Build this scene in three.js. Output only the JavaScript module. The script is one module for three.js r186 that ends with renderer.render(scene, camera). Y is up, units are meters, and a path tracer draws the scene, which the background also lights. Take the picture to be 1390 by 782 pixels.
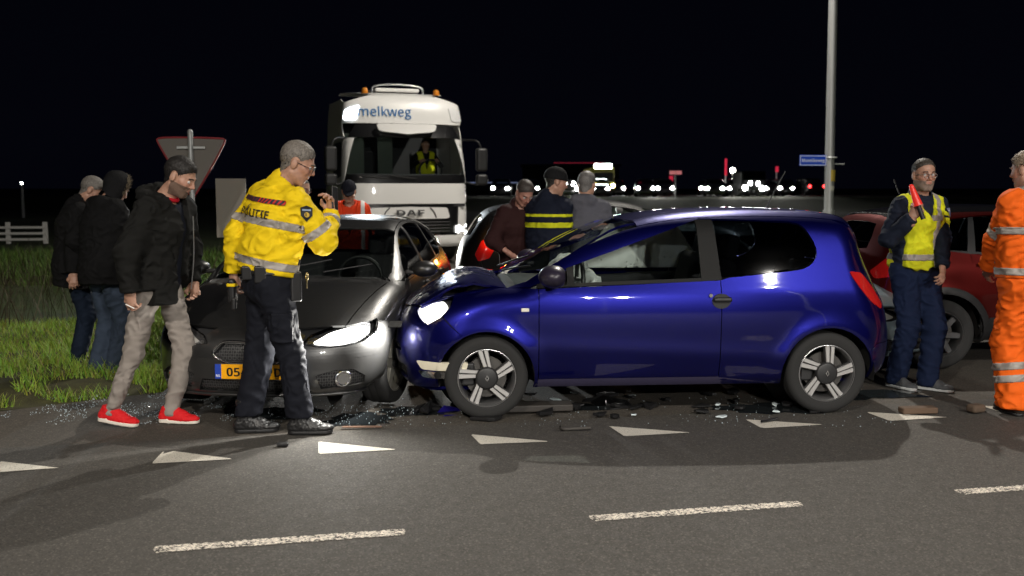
import * as THREE from 'three';
import { mergeGeometries } from 'three/addons/utils/BufferGeometryUtils.js';
import { RoundedBoxGeometry } from 'three/addons/geometries/RoundedBoxGeometry.js';
import { TextGeometry } from 'three/addons/geometries/TextGeometry.js';
import { FontLoader } from 'three/addons/loaders/FontLoader.js';
import { createNoise3D, createNoise2D } from 'simplex-noise';

// ---------- camera, sky, street lamps, exposure ----------
const scene = new THREE.Scene();
const camera = new THREE.PerspectiveCamera(32.305, 1390 / 782, 0.1, 1200);
camera.position.set(0, 1.6, 0);
camera.rotation.x = -0.10113;
camera.focus = 6.9; camera.userData.fStop = 2.4;
const renderer = new THREE.WebGLRenderer({ antialias: true });
renderer.toneMapping = THREE.LinearToneMapping;
renderer.toneMappingExposure = 1.15;
renderer.shadowMap.enabled = true;
{ // night sky: almost black, faintly blue, a little town glow near the horizon
  const w = 64, h = 64, d = new Float32Array(w * h * 4);
  for (let j = 0; j < h; j++) for (let i = 0; i < w; i++) {
    const el = Math.abs((j + 0.5) / h - 0.5) * Math.PI, g = Math.exp(-el * 7);
    const k = (j * w + i) * 4;
    d[k] = 0.0007 + 0.0003 * g; d[k + 1] = 0.0008 + 0.0003 * g; d[k + 2] = 0.0020 + 0.0006 * g; d[k + 3] = 1;
  }
  const t = new THREE.DataTexture(d, w, h, THREE.RGBAFormat, THREE.FloatType);
  t.mapping = THREE.EquirectangularReflectionMapping; t.magFilter = THREE.LinearFilter; t.needsUpdate = true;
  scene.background = t; scene.environment = t;
}
// street lamps: [post x, post z, post height, head x, head z, candela]
const STREET_LAMPS = [
  [5.57, -17.5, 10.2, 3.7, -16.6, 560],
  [-6.5, 7.5, 8.4, -4.6, 5.6, 520],
  [9.5, 6.0, 8.4, 8.2, 4.2, 400],
];

const FLOOD_TOWER = { at: [4.2, 7.5], height: 4.3, candela: 120 }; // twin floodlights of the rescue crew, behind the photographer

// ---------- helpers ----------
let seed = 20231;
const rnd = () => { seed = (seed * 1664525 + 1013904223) >>> 0; return seed / 4294967296; };
const rr = (a, b) => a + (b - a) * rnd();
const n3 = createNoise3D(rnd), n2 = createNoise2D(rnd);
const R = a => a * Math.PI / 180;
const V = (x, y, z) => new THREE.Vector3(x, y, z);
const hyp = (a, b, c = 0) => Math.sqrt(a * a + b * b + c * c);
const clamp = (x, a, b) => x < a ? a : x > b ? b : x;
const lerp = (a, b, t) => a + (b - a) * t;
const sstep = (a, b, x) => { const t = clamp((x - a) / (b - a), 0, 1); return t * t * (3 - 2 * t); };
function roundPoly(q, r) { const o = [], n = q.length; for (let i = 0; i < n; i++) { const a = q[(i + n - 1) % n], b = q[i], c = q[(i + 1) % n], ra = Math.min(r, a.distanceTo(b) * 0.45), rc = Math.min(r, c.distanceTo(b) * 0.45), p = b.clone().lerp(a, ra / (a.distanceTo(b) || 1)), s = b.clone().lerp(c, rc / (c.distanceTo(b) || 1)); for (let k = 0; k <= 5; k++) { const t = k / 5; o.push(p.clone().multiplyScalar((1 - t) ** 2).addScaledVector(b, 2 * t * (1 - t)).addScaledVector(s, t * t)); } } return o; }
const used = {};
function numbered(n) { if (!(n in used)) { used[n] = 0; return n; } used[n]++; return n + '_' + String(used[n]).padStart(3, '0'); }
function tag(o, label, category, group, kind) { o.userData.label = label; if (category) o.userData.category = category; if (group) o.userData.group = group; if (kind) o.userData.kind = kind; return o; }
function thing(name, label, category, [x, y, z] = [0, 0, 0], turn = 0, group) {
  const o = new THREE.Group(); o.name = numbered(name); o.position.set(x, y, z); o.rotation.y = turn; scene.add(o); tag(o, label, category, group); return o;
}
function mesh(name, g, m, parent) {
  if (Array.isArray(g)) g = merge(g);
  const o = new THREE.Mesh(g, m); o.name = parent ? name : numbered(name); o.castShadow = o.receiveShadow = true; (parent || scene).add(o); return o;
}
function structure(name, g, m, label) { const o = mesh(name, g, m); o.userData.kind = 'structure'; if (label) o.userData.label = label; return o; }
function plain(g) { g = g.index ? g.toNonIndexed() : g; for (const k of Object.keys(g.attributes)) if (!['position', 'normal', 'uv'].includes(k)) g.deleteAttribute(k); if (!g.attributes.uv) g.setAttribute('uv', new THREE.BufferAttribute(new Float32Array(g.attributes.position.count * 2), 2)); return g; }
function merge(list) { return mergeGeometries(list.map(plain)); }
function put(g, x = 0, y = 0, z = 0, rx = 0, ry = 0, rz = 0) { const m = new THREE.Matrix4().makeRotationFromEuler(new THREE.Euler(rx, ry, rz)); m.setPosition(x, y, z); return g.applyMatrix4(m); }
const box = (w, h, d, x = 0, y = 0, z = 0, rx = 0, ry = 0, rz = 0) => put(new THREE.BoxGeometry(w, h, d), x, y, z, rx, ry, rz);
const rbox = (w, h, d, r, x = 0, y = 0, z = 0, rx = 0, ry = 0, rz = 0) => put(new RoundedBoxGeometry(w, h, d, 3, r), x, y, z, rx, ry, rz);
const cyl = (r0, r1, h, n = 20, x = 0, y = 0, z = 0, rx = 0, ry = 0, rz = 0) => put(new THREE.CylinderGeometry(r0, r1, h, n), x, y, z, rx, ry, rz);
const ball = (r, x, y, z, sx = 1, sy = 1, sz = 1, n = 16) => { const g = new THREE.SphereGeometry(r, n, Math.ceil(n * 0.7)); g.scale(sx, sy, sz); return g.translate(x, y, z); };
function tube(pts, r, n = 24, rad = 8, closed = false) { return new THREE.TubeGeometry(new THREE.CatmullRomCurve3(pts.map(p => V(...p)), closed, 'centripetal'), n, r, rad, closed); }
function std(color, rough = 0.6, o = {}) { return new THREE.MeshStandardMaterial({ color: new THREE.Color().setRGB(...color), roughness: rough, ...o }); }
function phys(color, rough, o = {}) { return new THREE.MeshPhysicalMaterial({ color: new THREE.Color().setRGB(...color), roughness: rough, ...o }); }
function cloth(color, rough = 0.85, o = {}) { return phys(color, rough, { specularIntensity: 0.22, ...o }); }
function glow(color, k) { return new THREE.MeshStandardMaterial({ color: 0x222222, emissive: new THREE.Color().setRGB(...color), emissiveIntensity: k, roughness: 0.4 }); }
function spot(x, y, z, tx, ty, tz, color, cd, ang, pen = 0.5, size = 2) {
  const l = new THREE.SpotLight(new THREE.Color().setRGB(...color), cd, 0, ang, pen, 2);
  l.position.set(x, y, z); l.target.position.set(tx, ty, tz); l.castShadow = true; l.shadow.radius = size; scene.add(l, l.target); return l;
}
function noiseTex(w, h, f, srgb) { // f(u,v)->[r,g,b,a?] in 0..1
  const d = new Uint8Array(w * h * 4);
  for (let j = 0; j < h; j++) for (let i = 0; i < w; i++) { const c = f(i / w, j / h, i, j), k = (j * w + i) * 4; d[k] = c[0] * 255; d[k + 1] = c[1] * 255; d[k + 2] = c[2] * 255; d[k + 3] = (c[3] ?? 1) * 255; }
  const t = new THREE.DataTexture(d, w, h, THREE.RGBAFormat); t.wrapS = t.wrapT = THREE.RepeatWrapping; t.magFilter = THREE.LinearFilter; t.minFilter = THREE.LinearMipmapLinearFilter; if (srgb) t.colorSpace = THREE.SRGBColorSpace; t.needsUpdate = true; return t;
}
function print(w, h, draw) { const c = document.createElement('canvas'); c.width = w; c.height = h; const x = c.getContext('2d'); x.clearRect(0, 0, w, h); draw(x, w, h); const t = new THREE.CanvasTexture(c); t.colorSpace = THREE.SRGBColorSpace; return t; }
const FONT = await new FontLoader().loadAsync('fonts/droid/droid_sans_bold.typeface.json');
const FONTR = await new FontLoader().loadAsync('fonts/droid/droid_sans_regular.typeface.json');
function letters(s, size, depth, font = FONT) { const g = new TextGeometry(s, { font, size, depth, curveSegments: 4, bevelEnabled: false }); g.computeBoundingBox(); const b = g.boundingBox; return g.translate(-(b.min.x + b.max.x) / 2, -(b.min.y + b.max.y) / 2, 0); }

// ---------- distance fields meshed with surface nets ----------
function nets(f, b, h, color) {
  const nx = Math.ceil((b[3] - b[0]) / h) + 1, ny = Math.ceil((b[4] - b[1]) / h) + 1, nz = Math.ceil((b[5] - b[2]) / h) + 1;
  const F = new Float32Array(nx * ny * nz), S = 6, lim = S * h * 0.87 * 1.35 + 2 * h;
  for (let k = 0; k < nz; k += S) for (let j = 0; j < ny; j += S) for (let i = 0; i < nx; i += S) {
    const c = f(b[0] + (i + S / 2) * h, b[1] + (j + S / 2) * h, b[2] + (k + S / 2) * h), near = Math.abs(c) < lim;
    for (let z = k; z < Math.min(nz, k + S); z++) for (let y = j; y < Math.min(ny, j + S); y++) for (let x = i; x < Math.min(nx, i + S); x++)
      F[(z * ny + y) * nx + x] = near ? f(b[0] + x * h, b[1] + y * h, b[2] + z * h) : c;
  }
  const id = new Int32Array(nx * ny * nz).fill(-1), P = [], I = [];
  const off = [0, 1, nx, nx + 1, nx * ny, nx * ny + 1, nx * ny + nx, nx * ny + nx + 1];
  const E = [[0, 1], [2, 3], [4, 5], [6, 7], [0, 2], [1, 3], [4, 6], [5, 7], [0, 4], [1, 5], [2, 6], [3, 7]];
  for (let z = 0; z < nz - 1; z++) for (let y = 0; y < ny - 1; y++) for (let x = 0; x < nx - 1; x++) {
    const o = (z * ny + y) * nx + x; let m = 0;
    for (let c = 0; c < 8; c++) if (F[o + off[c]] < 0) m |= 1 << c;
    if (m === 0 || m === 255) continue;
    let sx = 0, sy = 0, sz = 0, n = 0;
    for (const [p, q] of E) if (((m >> p) & 1) !== ((m >> q) & 1)) {
      const a = F[o + off[p]], c = F[o + off[q]], t = a / (a - c);
      sx += (p & 1) + ((q & 1) - (p & 1)) * t; sy += ((p >> 1) & 1) + (((q >> 1) & 1) - ((p >> 1) & 1)) * t; sz += (p >> 2) + ((q >> 2) - (p >> 2)) * t; n++;
    }
    id[o] = P.length / 3; P.push(b[0] + (x + sx / n) * h, b[1] + (y + sy / n) * h, b[2] + (z + sz / n) * h);
  }
  const st = [1, nx, nx * ny];
  for (let z = 1; z < nz - 1; z++) for (let y = 1; y < ny - 1; y++) for (let x = 1; x < nx - 1; x++) {
    const o = (z * ny + y) * nx + x, s = F[o] < 0;
    for (let a = 0; a < 3; a++) {
      if ((F[o + st[a]] < 0) === s) continue;
      const u = st[(a + 1) % 3], v = st[(a + 2) % 3], q = [id[o], id[o - u], id[o - u - v], id[o - v]];
      if (q.some(k => k < 0)) continue;
      if (s) I.push(q[0], q[1], q[2], q[0], q[2], q[3]); else I.push(q[0], q[2], q[1], q[0], q[3], q[2]);
    }
  }
  const N = new Float32Array(P.length), e = h * 0.6, C = color ? new Float32Array(P.length) : null;
  for (let i = 0; i < P.length; i += 3) {
    const x = P[i], y = P[i + 1], z = P[i + 2];
    const a = f(x + e, y - e, z - e), b2 = f(x - e, y - e, z + e), c = f(x - e, y + e, z - e), d = f(x + e, y + e, z + e);
    let gx = a - b2 - c + d, gy = -a - b2 + c + d, gz = -a + b2 - c + d; const l = hyp(gx, gy, gz) || 1;
    N[i] = gx / l; N[i + 1] = gy / l; N[i + 2] = gz / l;
    if (C) { const q = color(x, y, z); C[i] = q[0]; C[i + 1] = q[1]; C[i + 2] = q[2]; }
  }
  const g = new THREE.BufferGeometry();
  g.setAttribute('position', new THREE.BufferAttribute(new Float32Array(P), 3));
  g.setAttribute('normal', new THREE.BufferAttribute(N, 3));
  if (C) g.setAttribute('color', new THREE.BufferAttribute(C, 3));
  g.setIndex(I); return g;
}
const smin = (a, b, k) => { const h = Math.max(k - Math.abs(a - b), 0) / k; return Math.min(a, b) - h * h * k * 0.25; };
const smax = (a, b, k) => -smin(-a, -b, k);
class Blob { // a smooth union of tapered capsules, each may be stretched along one axis
  constructor(k = 0.03) { this.p = []; this.k = k; this.lo = [9, 9, 9]; this.hi = [-9, -9, -9]; }
  cap(a, b, ra, rb = ra, e = null, s = 1, k = this.k) {
    let B = [b.x - a.x, b.y - a.y, b.z - a.z], E = e ? [e.x, e.y, e.z] : [0, 0, 0], q = 1 - 1 / s;
    const c = B[0] * E[0] + B[1] * E[1] + B[2] * E[2]; B = B.map((v, i) => v - E[i] * c * q);
    this.p.push([a.x, a.y, a.z, ...B, ra, rb, ...E, q, B[0] ** 2 + B[1] ** 2 + B[2] ** 2 + 1e-9, k]);
    const r = Math.max(ra, rb) * s;
    for (const v of [a, b]) ['x', 'y', 'z'].forEach((n, i) => { this.lo[i] = Math.min(this.lo[i], v[n] - r); this.hi[i] = Math.max(this.hi[i], v[n] + r); });
    return this;
  }
  add(o) { this.p.push(...o.p); for (let i = 0; i < 3; i++) { this.lo[i] = Math.min(this.lo[i], o.lo[i]); this.hi[i] = Math.max(this.hi[i], o.hi[i]); } return this; }
  d(x, y, z) {
    let r = 9;
    for (const p of this.p) {
      let qx = x - p[0], qy = y - p[1], qz = z - p[2]; const c = (qx * p[8] + qy * p[9] + qz * p[10]) * p[11];
      qx -= p[8] * c; qy -= p[9] * c; qz -= p[10] * c;
      const t = clamp((qx * p[3] + qy * p[4] + qz * p[5]) / p[12], 0, 1);
      const d = hyp(qx - p[3] * t, qy - p[4] * t, qz - p[5] * t) - (p[6] + (p[7] - p[6]) * t);
      r = r > 8 ? d : smin(r, d, p[13]);
    }
    return r;
  }
  box(m = 0.03) { return [...this.lo.map(v => v - m), ...this.hi.map(v => v + m)]; }
}
// ---------- ground, roads, verge ----------
const asphaltMap = (() => { // fine aggregate, darker binder, faint tyre polish streaks
  const N = 1024, A = new Float32Array(N * N); let sd = 77; const r = () => { sd = (sd * 1664525 + 1013904223) >>> 0; return sd / 4294967296; };
  for (let i = 0; i < N * N; i++) A[i] = 0.84 + 0.12 * r();
  for (let k = 0; k < 42000; k++) { const x = (r() * N) | 0, y = (r() * N) | 0, s = 0.62 + r() * 0.72, q = 1 + ((r() * 2.4) | 0); for (let j = -q; j <= q; j++) for (let i = -q; i <= q; i++) if (i * i + j * j <= q * q) A[((y + j + N) % N) * N + ((x + i + N) % N)] = s; }
  return noiseTex(N, N, (u, v, i, j) => { const a = A[j * N + i], c = 1 + 0.10 * n2(u * 0, v * 0) , b = 0.27 * a * c; return [b * 1.04, b * 0.985, b * 0.92]; }, true);
})();
const patchMap = noiseTex(512, 512, (u, v) => { const n = 0.5 + 0.22 * n3(Math.cos(u * 6.283) * 1.2, Math.sin(u * 6.283) * 1.2, v * 5) + 0.12 * n3(Math.cos(u * 6.283) * 4, Math.sin(u * 6.283) * 4, v * 18) + 0.16 * n3(u * 60, v * 60, 3); return [n, n, n]; });
asphaltMap.repeat.set(0.55, 0.55);
const roughMap = patchMap.clone(); roughMap.repeat.set(0.12, 0.12); roughMap.needsUpdate = true;
const bumpA = asphaltMap.clone(); bumpA.colorSpace = THREE.NoColorSpace; bumpA.needsUpdate = true;
const asphalt = new THREE.MeshStandardMaterial({ map: asphaltMap, color: new THREE.Color().setRGB(1.1, 1.12, 1.12), roughness: 1.0, roughnessMap: noiseTex(256, 256, (u, v) => { const n = 0.84 + 0.05 * n3(u * 9, v * 9, 2) + 0.05 * n3(u * 40, v * 40, 4); return [n, n, n]; }), bumpMap: bumpA, bumpScale: 0.0025 });
const asphaltB = asphalt.clone(); asphaltB.color.setRGB(1.15, 1.1, 1.02);
function sheet(pts, y, sub = 0) { const s = new THREE.Shape(pts.map(p => new THREE.Vector2(p[0], -p[1]))); const g = new THREE.ShapeGeometry(s); g.rotateX(-Math.PI / 2); g.translate(0, y, 0); const P = g.attributes.position, u = g.attributes.uv; for (let i = 0; i < P.count; i++) u.setXY(i, P.getX(i), P.getZ(i)); return g; }
const ux = 0.9785, uz = -0.2062; // direction of the main road
const along = (t, v) => [-1.04 + ux * t + v * uz, -4.38 + uz * t - v * ux]; // v to the far side
{ // open land out to the horizon
  const g = new THREE.PlaneGeometry(1400, 1400, 1, 1); g.rotateX(-Math.PI / 2); g.translate(0, -0.03, -300);
  const u = g.attributes.uv, P = g.attributes.position; for (let i = 0; i < P.count; i++) u.setXY(i, P.getX(i) / 6, P.getZ(i) / 6);
  const m = noiseTex(512, 512, (u, v) => { const n = 0.5 + 0.3 * n3(u * 8, v * 8, 1) + 0.25 * n3(u * 50, v * 50, 2); return [0.13 + 0.09 * n, 0.17 + 0.12 * n, 0.055 + 0.03 * n]; }, true);
  structure('meadow', g, new THREE.MeshStandardMaterial({ map: m, roughness: 1 }));
}
const road = structure('main_road', sheet([along(-40, -14), along(80, -14), along(80, 2.02), along(-40, 2.02)], 0), asphalt);
const sideRoad = structure('side_road', sheet([along(-40, 1.98), along(-40, 2.75), along(-2.9, 2.75), [-2.75, -7.7], [-2.95, -10], [-4.0, -16], [-5.2, -26], [-14, -90], [-9, -90], [0.5, -30], [2.4, -18], [3.6, -13.8], [5.5, -12], [9, -11.3], [16, -11.2], along(18, 2.6), along(80, 2.6), along(80, 1.98)], -0.004), asphaltB, 'asphalt side road meeting the main road');
{ // painted teeth and dashes
  const worn = (k) => noiseTex(256, 256, (u, v) => { const n = n3(u * 46, v * 46, k) * 0.6 + n3(u * 110, v * 110, k + 4) * 0.5; const c = 0.86 + 0.07 * n; return [c * 0.97, c * 0.95, c * 0.9, n > -0.62 ? 1 : 0]; }, true);
  const wm = worn(1); wm.repeat.set(1.6, 1.6);
  const white = new THREE.MeshStandardMaterial({ map: wm, transparent: true, alphaTest: 0.5, roughness: 0.75, color: new THREE.Color().setRGB(0.95, 0.94, 0.92) });
  const dashTex = print(1024, 128, (x, w, h) => { let sd = 5; const r = () => { sd = (sd * 16807) % 2147483647; return sd / 2147483647; }; for (let i = 0; i < 1500; i++) { const u = r(), v = r(), e = Math.min(v, 1 - v) * 6, f = Math.min(u, 1 - u) * 22; if (r() > Math.min(1, e + 0.25) * Math.min(1, f + 0.2)) continue; const c = 190 + r() * 60; x.fillStyle = `rgb(${c},${c * 0.97 | 0},${c * 0.92 | 0})`; x.beginPath(); x.ellipse(u * w, v * h, 3 + r() * 7, 2.5 + r() * 5, r() * 3, 0, 7); x.fill(); } });
  const dm = new THREE.MeshStandardMaterial({ map: dashTex, transparent: true, alphaTest: 0.5, roughness: 0.8, color: new THREE.Color().setRGB(1, 0.98, 0.95) });
  const teeth = [[[-2.997, -5.688], [-2.901, -5.462], [-2.581, -5.55]], [[-2.119, -5.916], [-2.092, -5.641], [-1.639, -5.736]], [[-1.218, -6.145], [-1.161, -5.849], [-0.698, -5.95]], [[-0.268, -6.332], [-0.198, -6.073], [0.242, -6.145]], [[0.648, -6.552], [0.721, -6.275], [1.165, -6.371]], [[1.613, -6.743], [1.667, -6.491], [2.101, -6.594]], [[2.523, -6.969], [2.589, -6.7], [3.047, -6.81]], [[3.44, -7.18], [3.5, -6.92], [3.967, -7.03]]];
  for (const t of teeth) { const c = [0, 1].map(i => (t[0][i] + t[1][i] + t[2][i]) / 3), q = roundPoly(t.map(p => new THREE.Vector2(...p)), 0.025).map(p => [p.x + 0.006 * n2(p.x * 40, p.y * 40), p.y + 0.006 * n2(p.x * 40, p.y * 40 + 9)]); if (t[0][0] === -2.119) q.splice(0, 3, [-2.06, -5.915], [-2.1, -5.85]); mesh('yield_triangle', sheet(q, 0.004), white, road); }
  for (let k = -3; k < 8; k++) { const x = -1.041 + k * 1.966, z = -4.378 - k * 0.4165; const g = new THREE.PlaneGeometry(1.12, 0.086, 1, 1); g.rotateX(-Math.PI / 2); g.rotateY(Math.atan2(-uz, ux)); g.translate(x, 0.004, z); mesh('lane_dash', g, dm, road); }
}
// verge: uneven earth, grass blades, reeds
const vergeEdge = z => z > -7.7 ? lerp(-4.6, -2.75, clamp((-z - 6.75) / 0.95, 0, 1)) : z > -10 ? lerp(-2.75, -2.95, (-z - 7.7) / 2.3) : z > -16 ? lerp(-2.95, -4.0, (-z - 10) / 6) : lerp(-4, -5.2, (-z - 16) / 10);
const vergeH = (x, z) => { const e = vergeEdge(z) - x, f = -z - 6.75; const k = sstep(0, 0.8, Math.min(e, f * 1.2)); return -0.02 + k * (0.07 + 0.03 * n2(x * 0.9, z * 0.9)) - 0.45 * sstep(11, 13, -z) * sstep(17, 15, -z) * sstep(0.8, 2.2, e); };
{
  const nx = 70, nz = 90, g = new THREE.PlaneGeometry(1, 1, nx, nz), P = g.attributes.position, u = g.attributes.uv;
  for (let i = 0; i <= nz; i++) for (let j = 0; j <= nx; j++) { const k = i * (nx + 1) + j, z = -6.72 - 17 * (i / nz) ** 1.5, x = vergeEdge(z) + 0.15 - 14 * (1 - j / nx) ** 1.4; P.setXYZ(k, x, vergeH(x, z), z); u.setXY(k, x, z); }
  g.computeVertexNormals();
  const m = noiseTex(512, 512, (u, v) => { const n = 0.5 + 0.3 * n3(u * 6, v * 6, 5) + 0.3 * n3(u * 60, v * 60, 6); return [0.16 + 0.12 * n, 0.15 + 0.13 * n, 0.07 + 0.05 * n]; }, true);
  structure('verge', g, new THREE.MeshStandardMaterial({ map: m, roughness: 1 }));
  const blade = (h, w, lean) => { const b = new THREE.BufferGeometry(), p = [], I = []; for (let k = 0; k <= 3; k++) { const t = k / 3, y = h * t, d = lean * t * t, ww = w * (1 - t * 0.85) / 2; p.push(-ww, y, d, ww, y, d); } for (let k = 0; k < 3; k++) I.push(2 * k, 2 * k + 1, 2 * k + 2, 2 * k + 1, 2 * k + 3, 2 * k + 2); b.setAttribute('position', new THREE.Float32BufferAttribute(p, 3)); b.setIndex(I); b.computeVertexNormals(); return b; };
  const field = (name, label, n, geo, mat, pick, tint) => { const im = new THREE.InstancedMesh(geo, mat, n), m4 = new THREE.Matrix4(), q = new THREE.Quaternion(), E = new THREE.Euler(); let k = 0, tries = 0; while (k < n && tries++ < n * 30) { const r = pick(); if (!r) continue; const [x, z, s] = r; E.set(rr(-0.35, 0.35), rr(0, 6.28), rr(-0.35, 0.35)); m4.compose(V(x, vergeH(x, z) - 0.01, z), q.setFromEuler(E), V(s, s * rr(0.7, 1.3), s)); im.setMatrixAt(k, m4); const c = tint(); im.setColorAt(k, new THREE.Color().setRGB(...c)); k++; } im.count = k; im.name = numbered(name); im.castShadow = im.receiveShadow = true; im.userData = { kind: 'stuff', label }; scene.add(im); };
  const gm = phys([1, 1, 1], 0.7, { side: THREE.DoubleSide, transmission: 0 });
  field('verge_grass', 'short green grass growing on the roadside verge', 52000, blade(0.075, 0.009, 0.045), gm, () => { const z = -6.85 - 7.5 * rnd() ** 1.2, x = vergeEdge(z) - 9.5 * rnd() ** 1.5 - 0.02; if (vergeH(x, z) < -0.12 || (z > -7.95 && z < -7.6 && x < -2.9)) return null; if (z > -7.7 && n2(x * 1.6, z * 2.2) < 0.05) return null; return [x, z, 0.6 + 0.7 * rnd() + 0.3 * Math.max(0, n2(x, z))]; }, () => { const t = rnd(); return t > 0.9 ? [0.2, 0.17, 0.06] : [0.15 + 0.1 * rnd(), 0.24 + 0.14 * rnd(), 0.02 + 0.02 * rnd()]; });
  field('ditch_reeds', 'tall dry reeds and weeds growing along the ditch', 6500, blade(0.7, 0.014, 0.3), gm, () => { const z = -10.7 - 7.5 * rnd(), x = vergeEdge(z) - 1.1 - 12 * rnd(); if (n2(x * 0.5, z * 0.5) < -0.25) return null; return [x, z, 0.35 + 0.75 * rnd()]; }, () => { const k = rnd(); return [0.03 + 0.03 * k, 0.025 + 0.02 * k, 0.012 + 0.006 * k]; });
  field('field_grass', 'low grass along the far side of the ditch', 16000, blade(0.16, 0.02, 0.08), gm, () => { const z = -15 - 8 * rnd(), x = vergeEdge(z) - 0.3 - 11 * rnd(); return [x, z, 0.6 + 0.8 * rnd()]; }, () => [0.06 + 0.04 * rnd(), 0.12 + 0.06 * rnd(), 0.02]);
}

{ // the far road runs on a low grassy bank
  const g = new THREE.PlaneGeometry(1, 1, 60, 8), P = g.attributes.position, u = g.attributes.uv, prof = [[-66, -0.02], [-70, 0.15], [-74, 0.62], [-76, 0.78], [-77, 0.8], [-96, 0.8], [-98, 0.75], [-104, 0.1], [-108, -0.02]];
  for (let i = 0; i <= 8; i++) for (let j = 0; j <= 60; j++) { const k = i * 61 + j, x = -90 + j * 4, [z, y] = prof[i]; P.setXYZ(k, x, y + (i && i < 8 ? 0.05 * n2(x * 0.1, z * 0.3) : 0), z - x * 0.0 ); u.setXY(k, x / 3, z / 3); }
  g.computeVertexNormals(); const m = noiseTex(256, 256, (u, v) => { const n = 0.5 + 0.3 * n3(u * 9, v * 9, 15) + 0.3 * n3(u * 50, v * 50, 16); return [0.16 + 0.12 * n, 0.2 + 0.16 * n, 0.06 + 0.04 * n]; }, true);
  structure('far_bank', g, new THREE.MeshStandardMaterial({ map: m, roughness: 1 }));
  structure('far_road', sheet([[-90, -80.5], [150, -80.5], [150, -92], [-90, -92]], 0.87), asphalt, 'asphalt far road on a low bank');
}
// ---------- people ----------
const SKIN = [0.42, 0.235, 0.165];
const M = {};
M.lens = phys([0.9, 0.9, 0.9], 0.05, { transmission: 1, thickness: 0, ior: 1.3 });
M.eye = std([0.55, 0.52, 0.5], 0.3); M.iris = std([0.03, 0.025, 0.02], 0.2);
M.reflective = std([0.34, 0.31, 0.28], 0.55, { metalness: 0.15 });
M.blackCloth = cloth([0.012, 0.012, 0.013], 0.85); M.blackLeather = std([0.014, 0.014, 0.015], 0.42); M.blackPlastic = std([0.012, 0.012, 0.013], 0.5);
M.hiYellow = cloth([0.80, 0.56, 0.012], 0.72); M.hiLime = cloth([0.62, 0.64, 0.02], 0.75); M.hiOrange = cloth([0.82, 0.13, 0.012], 0.72);
M.navy = cloth([0.012, 0.02, 0.052], 0.85); M.darkNavy = cloth([0.009, 0.011, 0.018], 0.85);
function ik(a, target, l1, l2, pole) {
  const d = target.clone().sub(a); let L = d.length(); const m = (l1 + l2) * 0.998; if (L > m) { d.multiplyScalar(m / L); L = m; }
  const u = d.clone().normalize(), t = (l1 * l1 - l2 * l2 + L * L) / (2 * L), h = Math.sqrt(Math.max(l1 * l1 - t * t, 0));
  const p = pole.clone().sub(u.clone().multiplyScalar(pole.dot(u))).normalize();
  return [a.clone().addScaledVector(u, t).addScaledVector(p, h), a.clone().add(d)];
}
function ell(x, y, z, cx, cy, cz, rx, ry, rz) { const a = (x - cx) / rx, b = (y - cy) / ry, c = (z - cz) / rz; const k0 = hyp(a, b, c), k1 = hyp(a / rx, b / ry, c / rz); return k1 < 1e-6 ? -Math.min(rx, ry, rz) : k0 * (k0 - 1) / k1; }
function capd(x, y, z, ax, ay, az, bx, by, bz, ra, rb) { const ux = bx - ax, uy = by - ay, uz = bz - az, qx = x - ax, qy = y - ay, qz = z - az, t = clamp((qx * ux + qy * uy + qz * uz) / (ux * ux + uy * uy + uz * uz), 0, 1); return hyp(qx - ux * t, qy - uy * t, qz - uz * t) - ra - (rb - ra) * t; }
function headField(x, y, z) { // head in its own axes: origin at eye level, z to the face
  const ax = Math.abs(x);
  let d = ell(ax, y, z, 0, 0.036, -0.014, 0.077, 0.087, 0.097);
  d = smin(d, ell(ax, y, z, 0, -0.032, 0.02, 0.063, 0.086, 0.071), 0.03);
  d = smin(d, capd(ax, y, z, 0.05, -0.06, -0.005, 0.017, -0.102, 0.06, 0.024, 0.02), 0.03);
  d = smin(d, capd(ax, y, z, 0, 0.02, 0.086, 0.03, 0.021, 0.078, 0.009, 0.008), 0.02);
  d = smin(d, capd(ax, y, z, 0.04, -0.022, 0.064, 0.05, -0.015, 0.045, 0.016, 0.014), 0.025);
  d = smax(d, -(hyp(ax - 0.032, (y - 0.001) * 1.2, z - 0.098) - 0.017), 0.012);
  d = smin(d, capd(ax, y, z, 0, 0.012, 0.088, 0, -0.026, 0.107, 0.007, 0.0115), 0.014);
  d = smin(d, ell(ax, y, z, 0.011, -0.033, 0.094, 0.009, 0.008, 0.009), 0.01);
  d = smin(d, ell(ax, y, z, 0, -0.058, 0.083, 0.026, 0.012, 0.012), 0.012);
  d = smax(d, -capd(ax, y, z, 0, -0.0575, 0.0965, 0.02, -0.0585, 0.09, 0.0022, 0.002), 0.004);
  d = smin(d, ell(ax, y, z, 0.079, -0.008, -0.012, 0.010, 0.031, 0.019), 0.01);
  d = smin(d, capd(ax, y, z, 0, -0.075, -0.02, 0, -0.2, -0.045, 0.053, 0.062), 0.035);
  return d;
}
function bind(f, o, q, s) { // a field given in local axes, moved to the person's axes
  const iq = q.clone().invert(), m = new THREE.Matrix4().makeRotationFromQuaternion(iq).elements;
  return (x, y, z) => { x = (x - o.x) / s; y = (y - o.y) / s; z = (z - o.z) / s; return f(m[0] * x + m[4] * y + m[8] * z, m[1] * x + m[5] * y + m[9] * z, m[2] * x + m[6] * y + m[10] * z) * s; };
}
const noColor = g => { g.deleteAttribute('color'); return g; };
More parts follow.
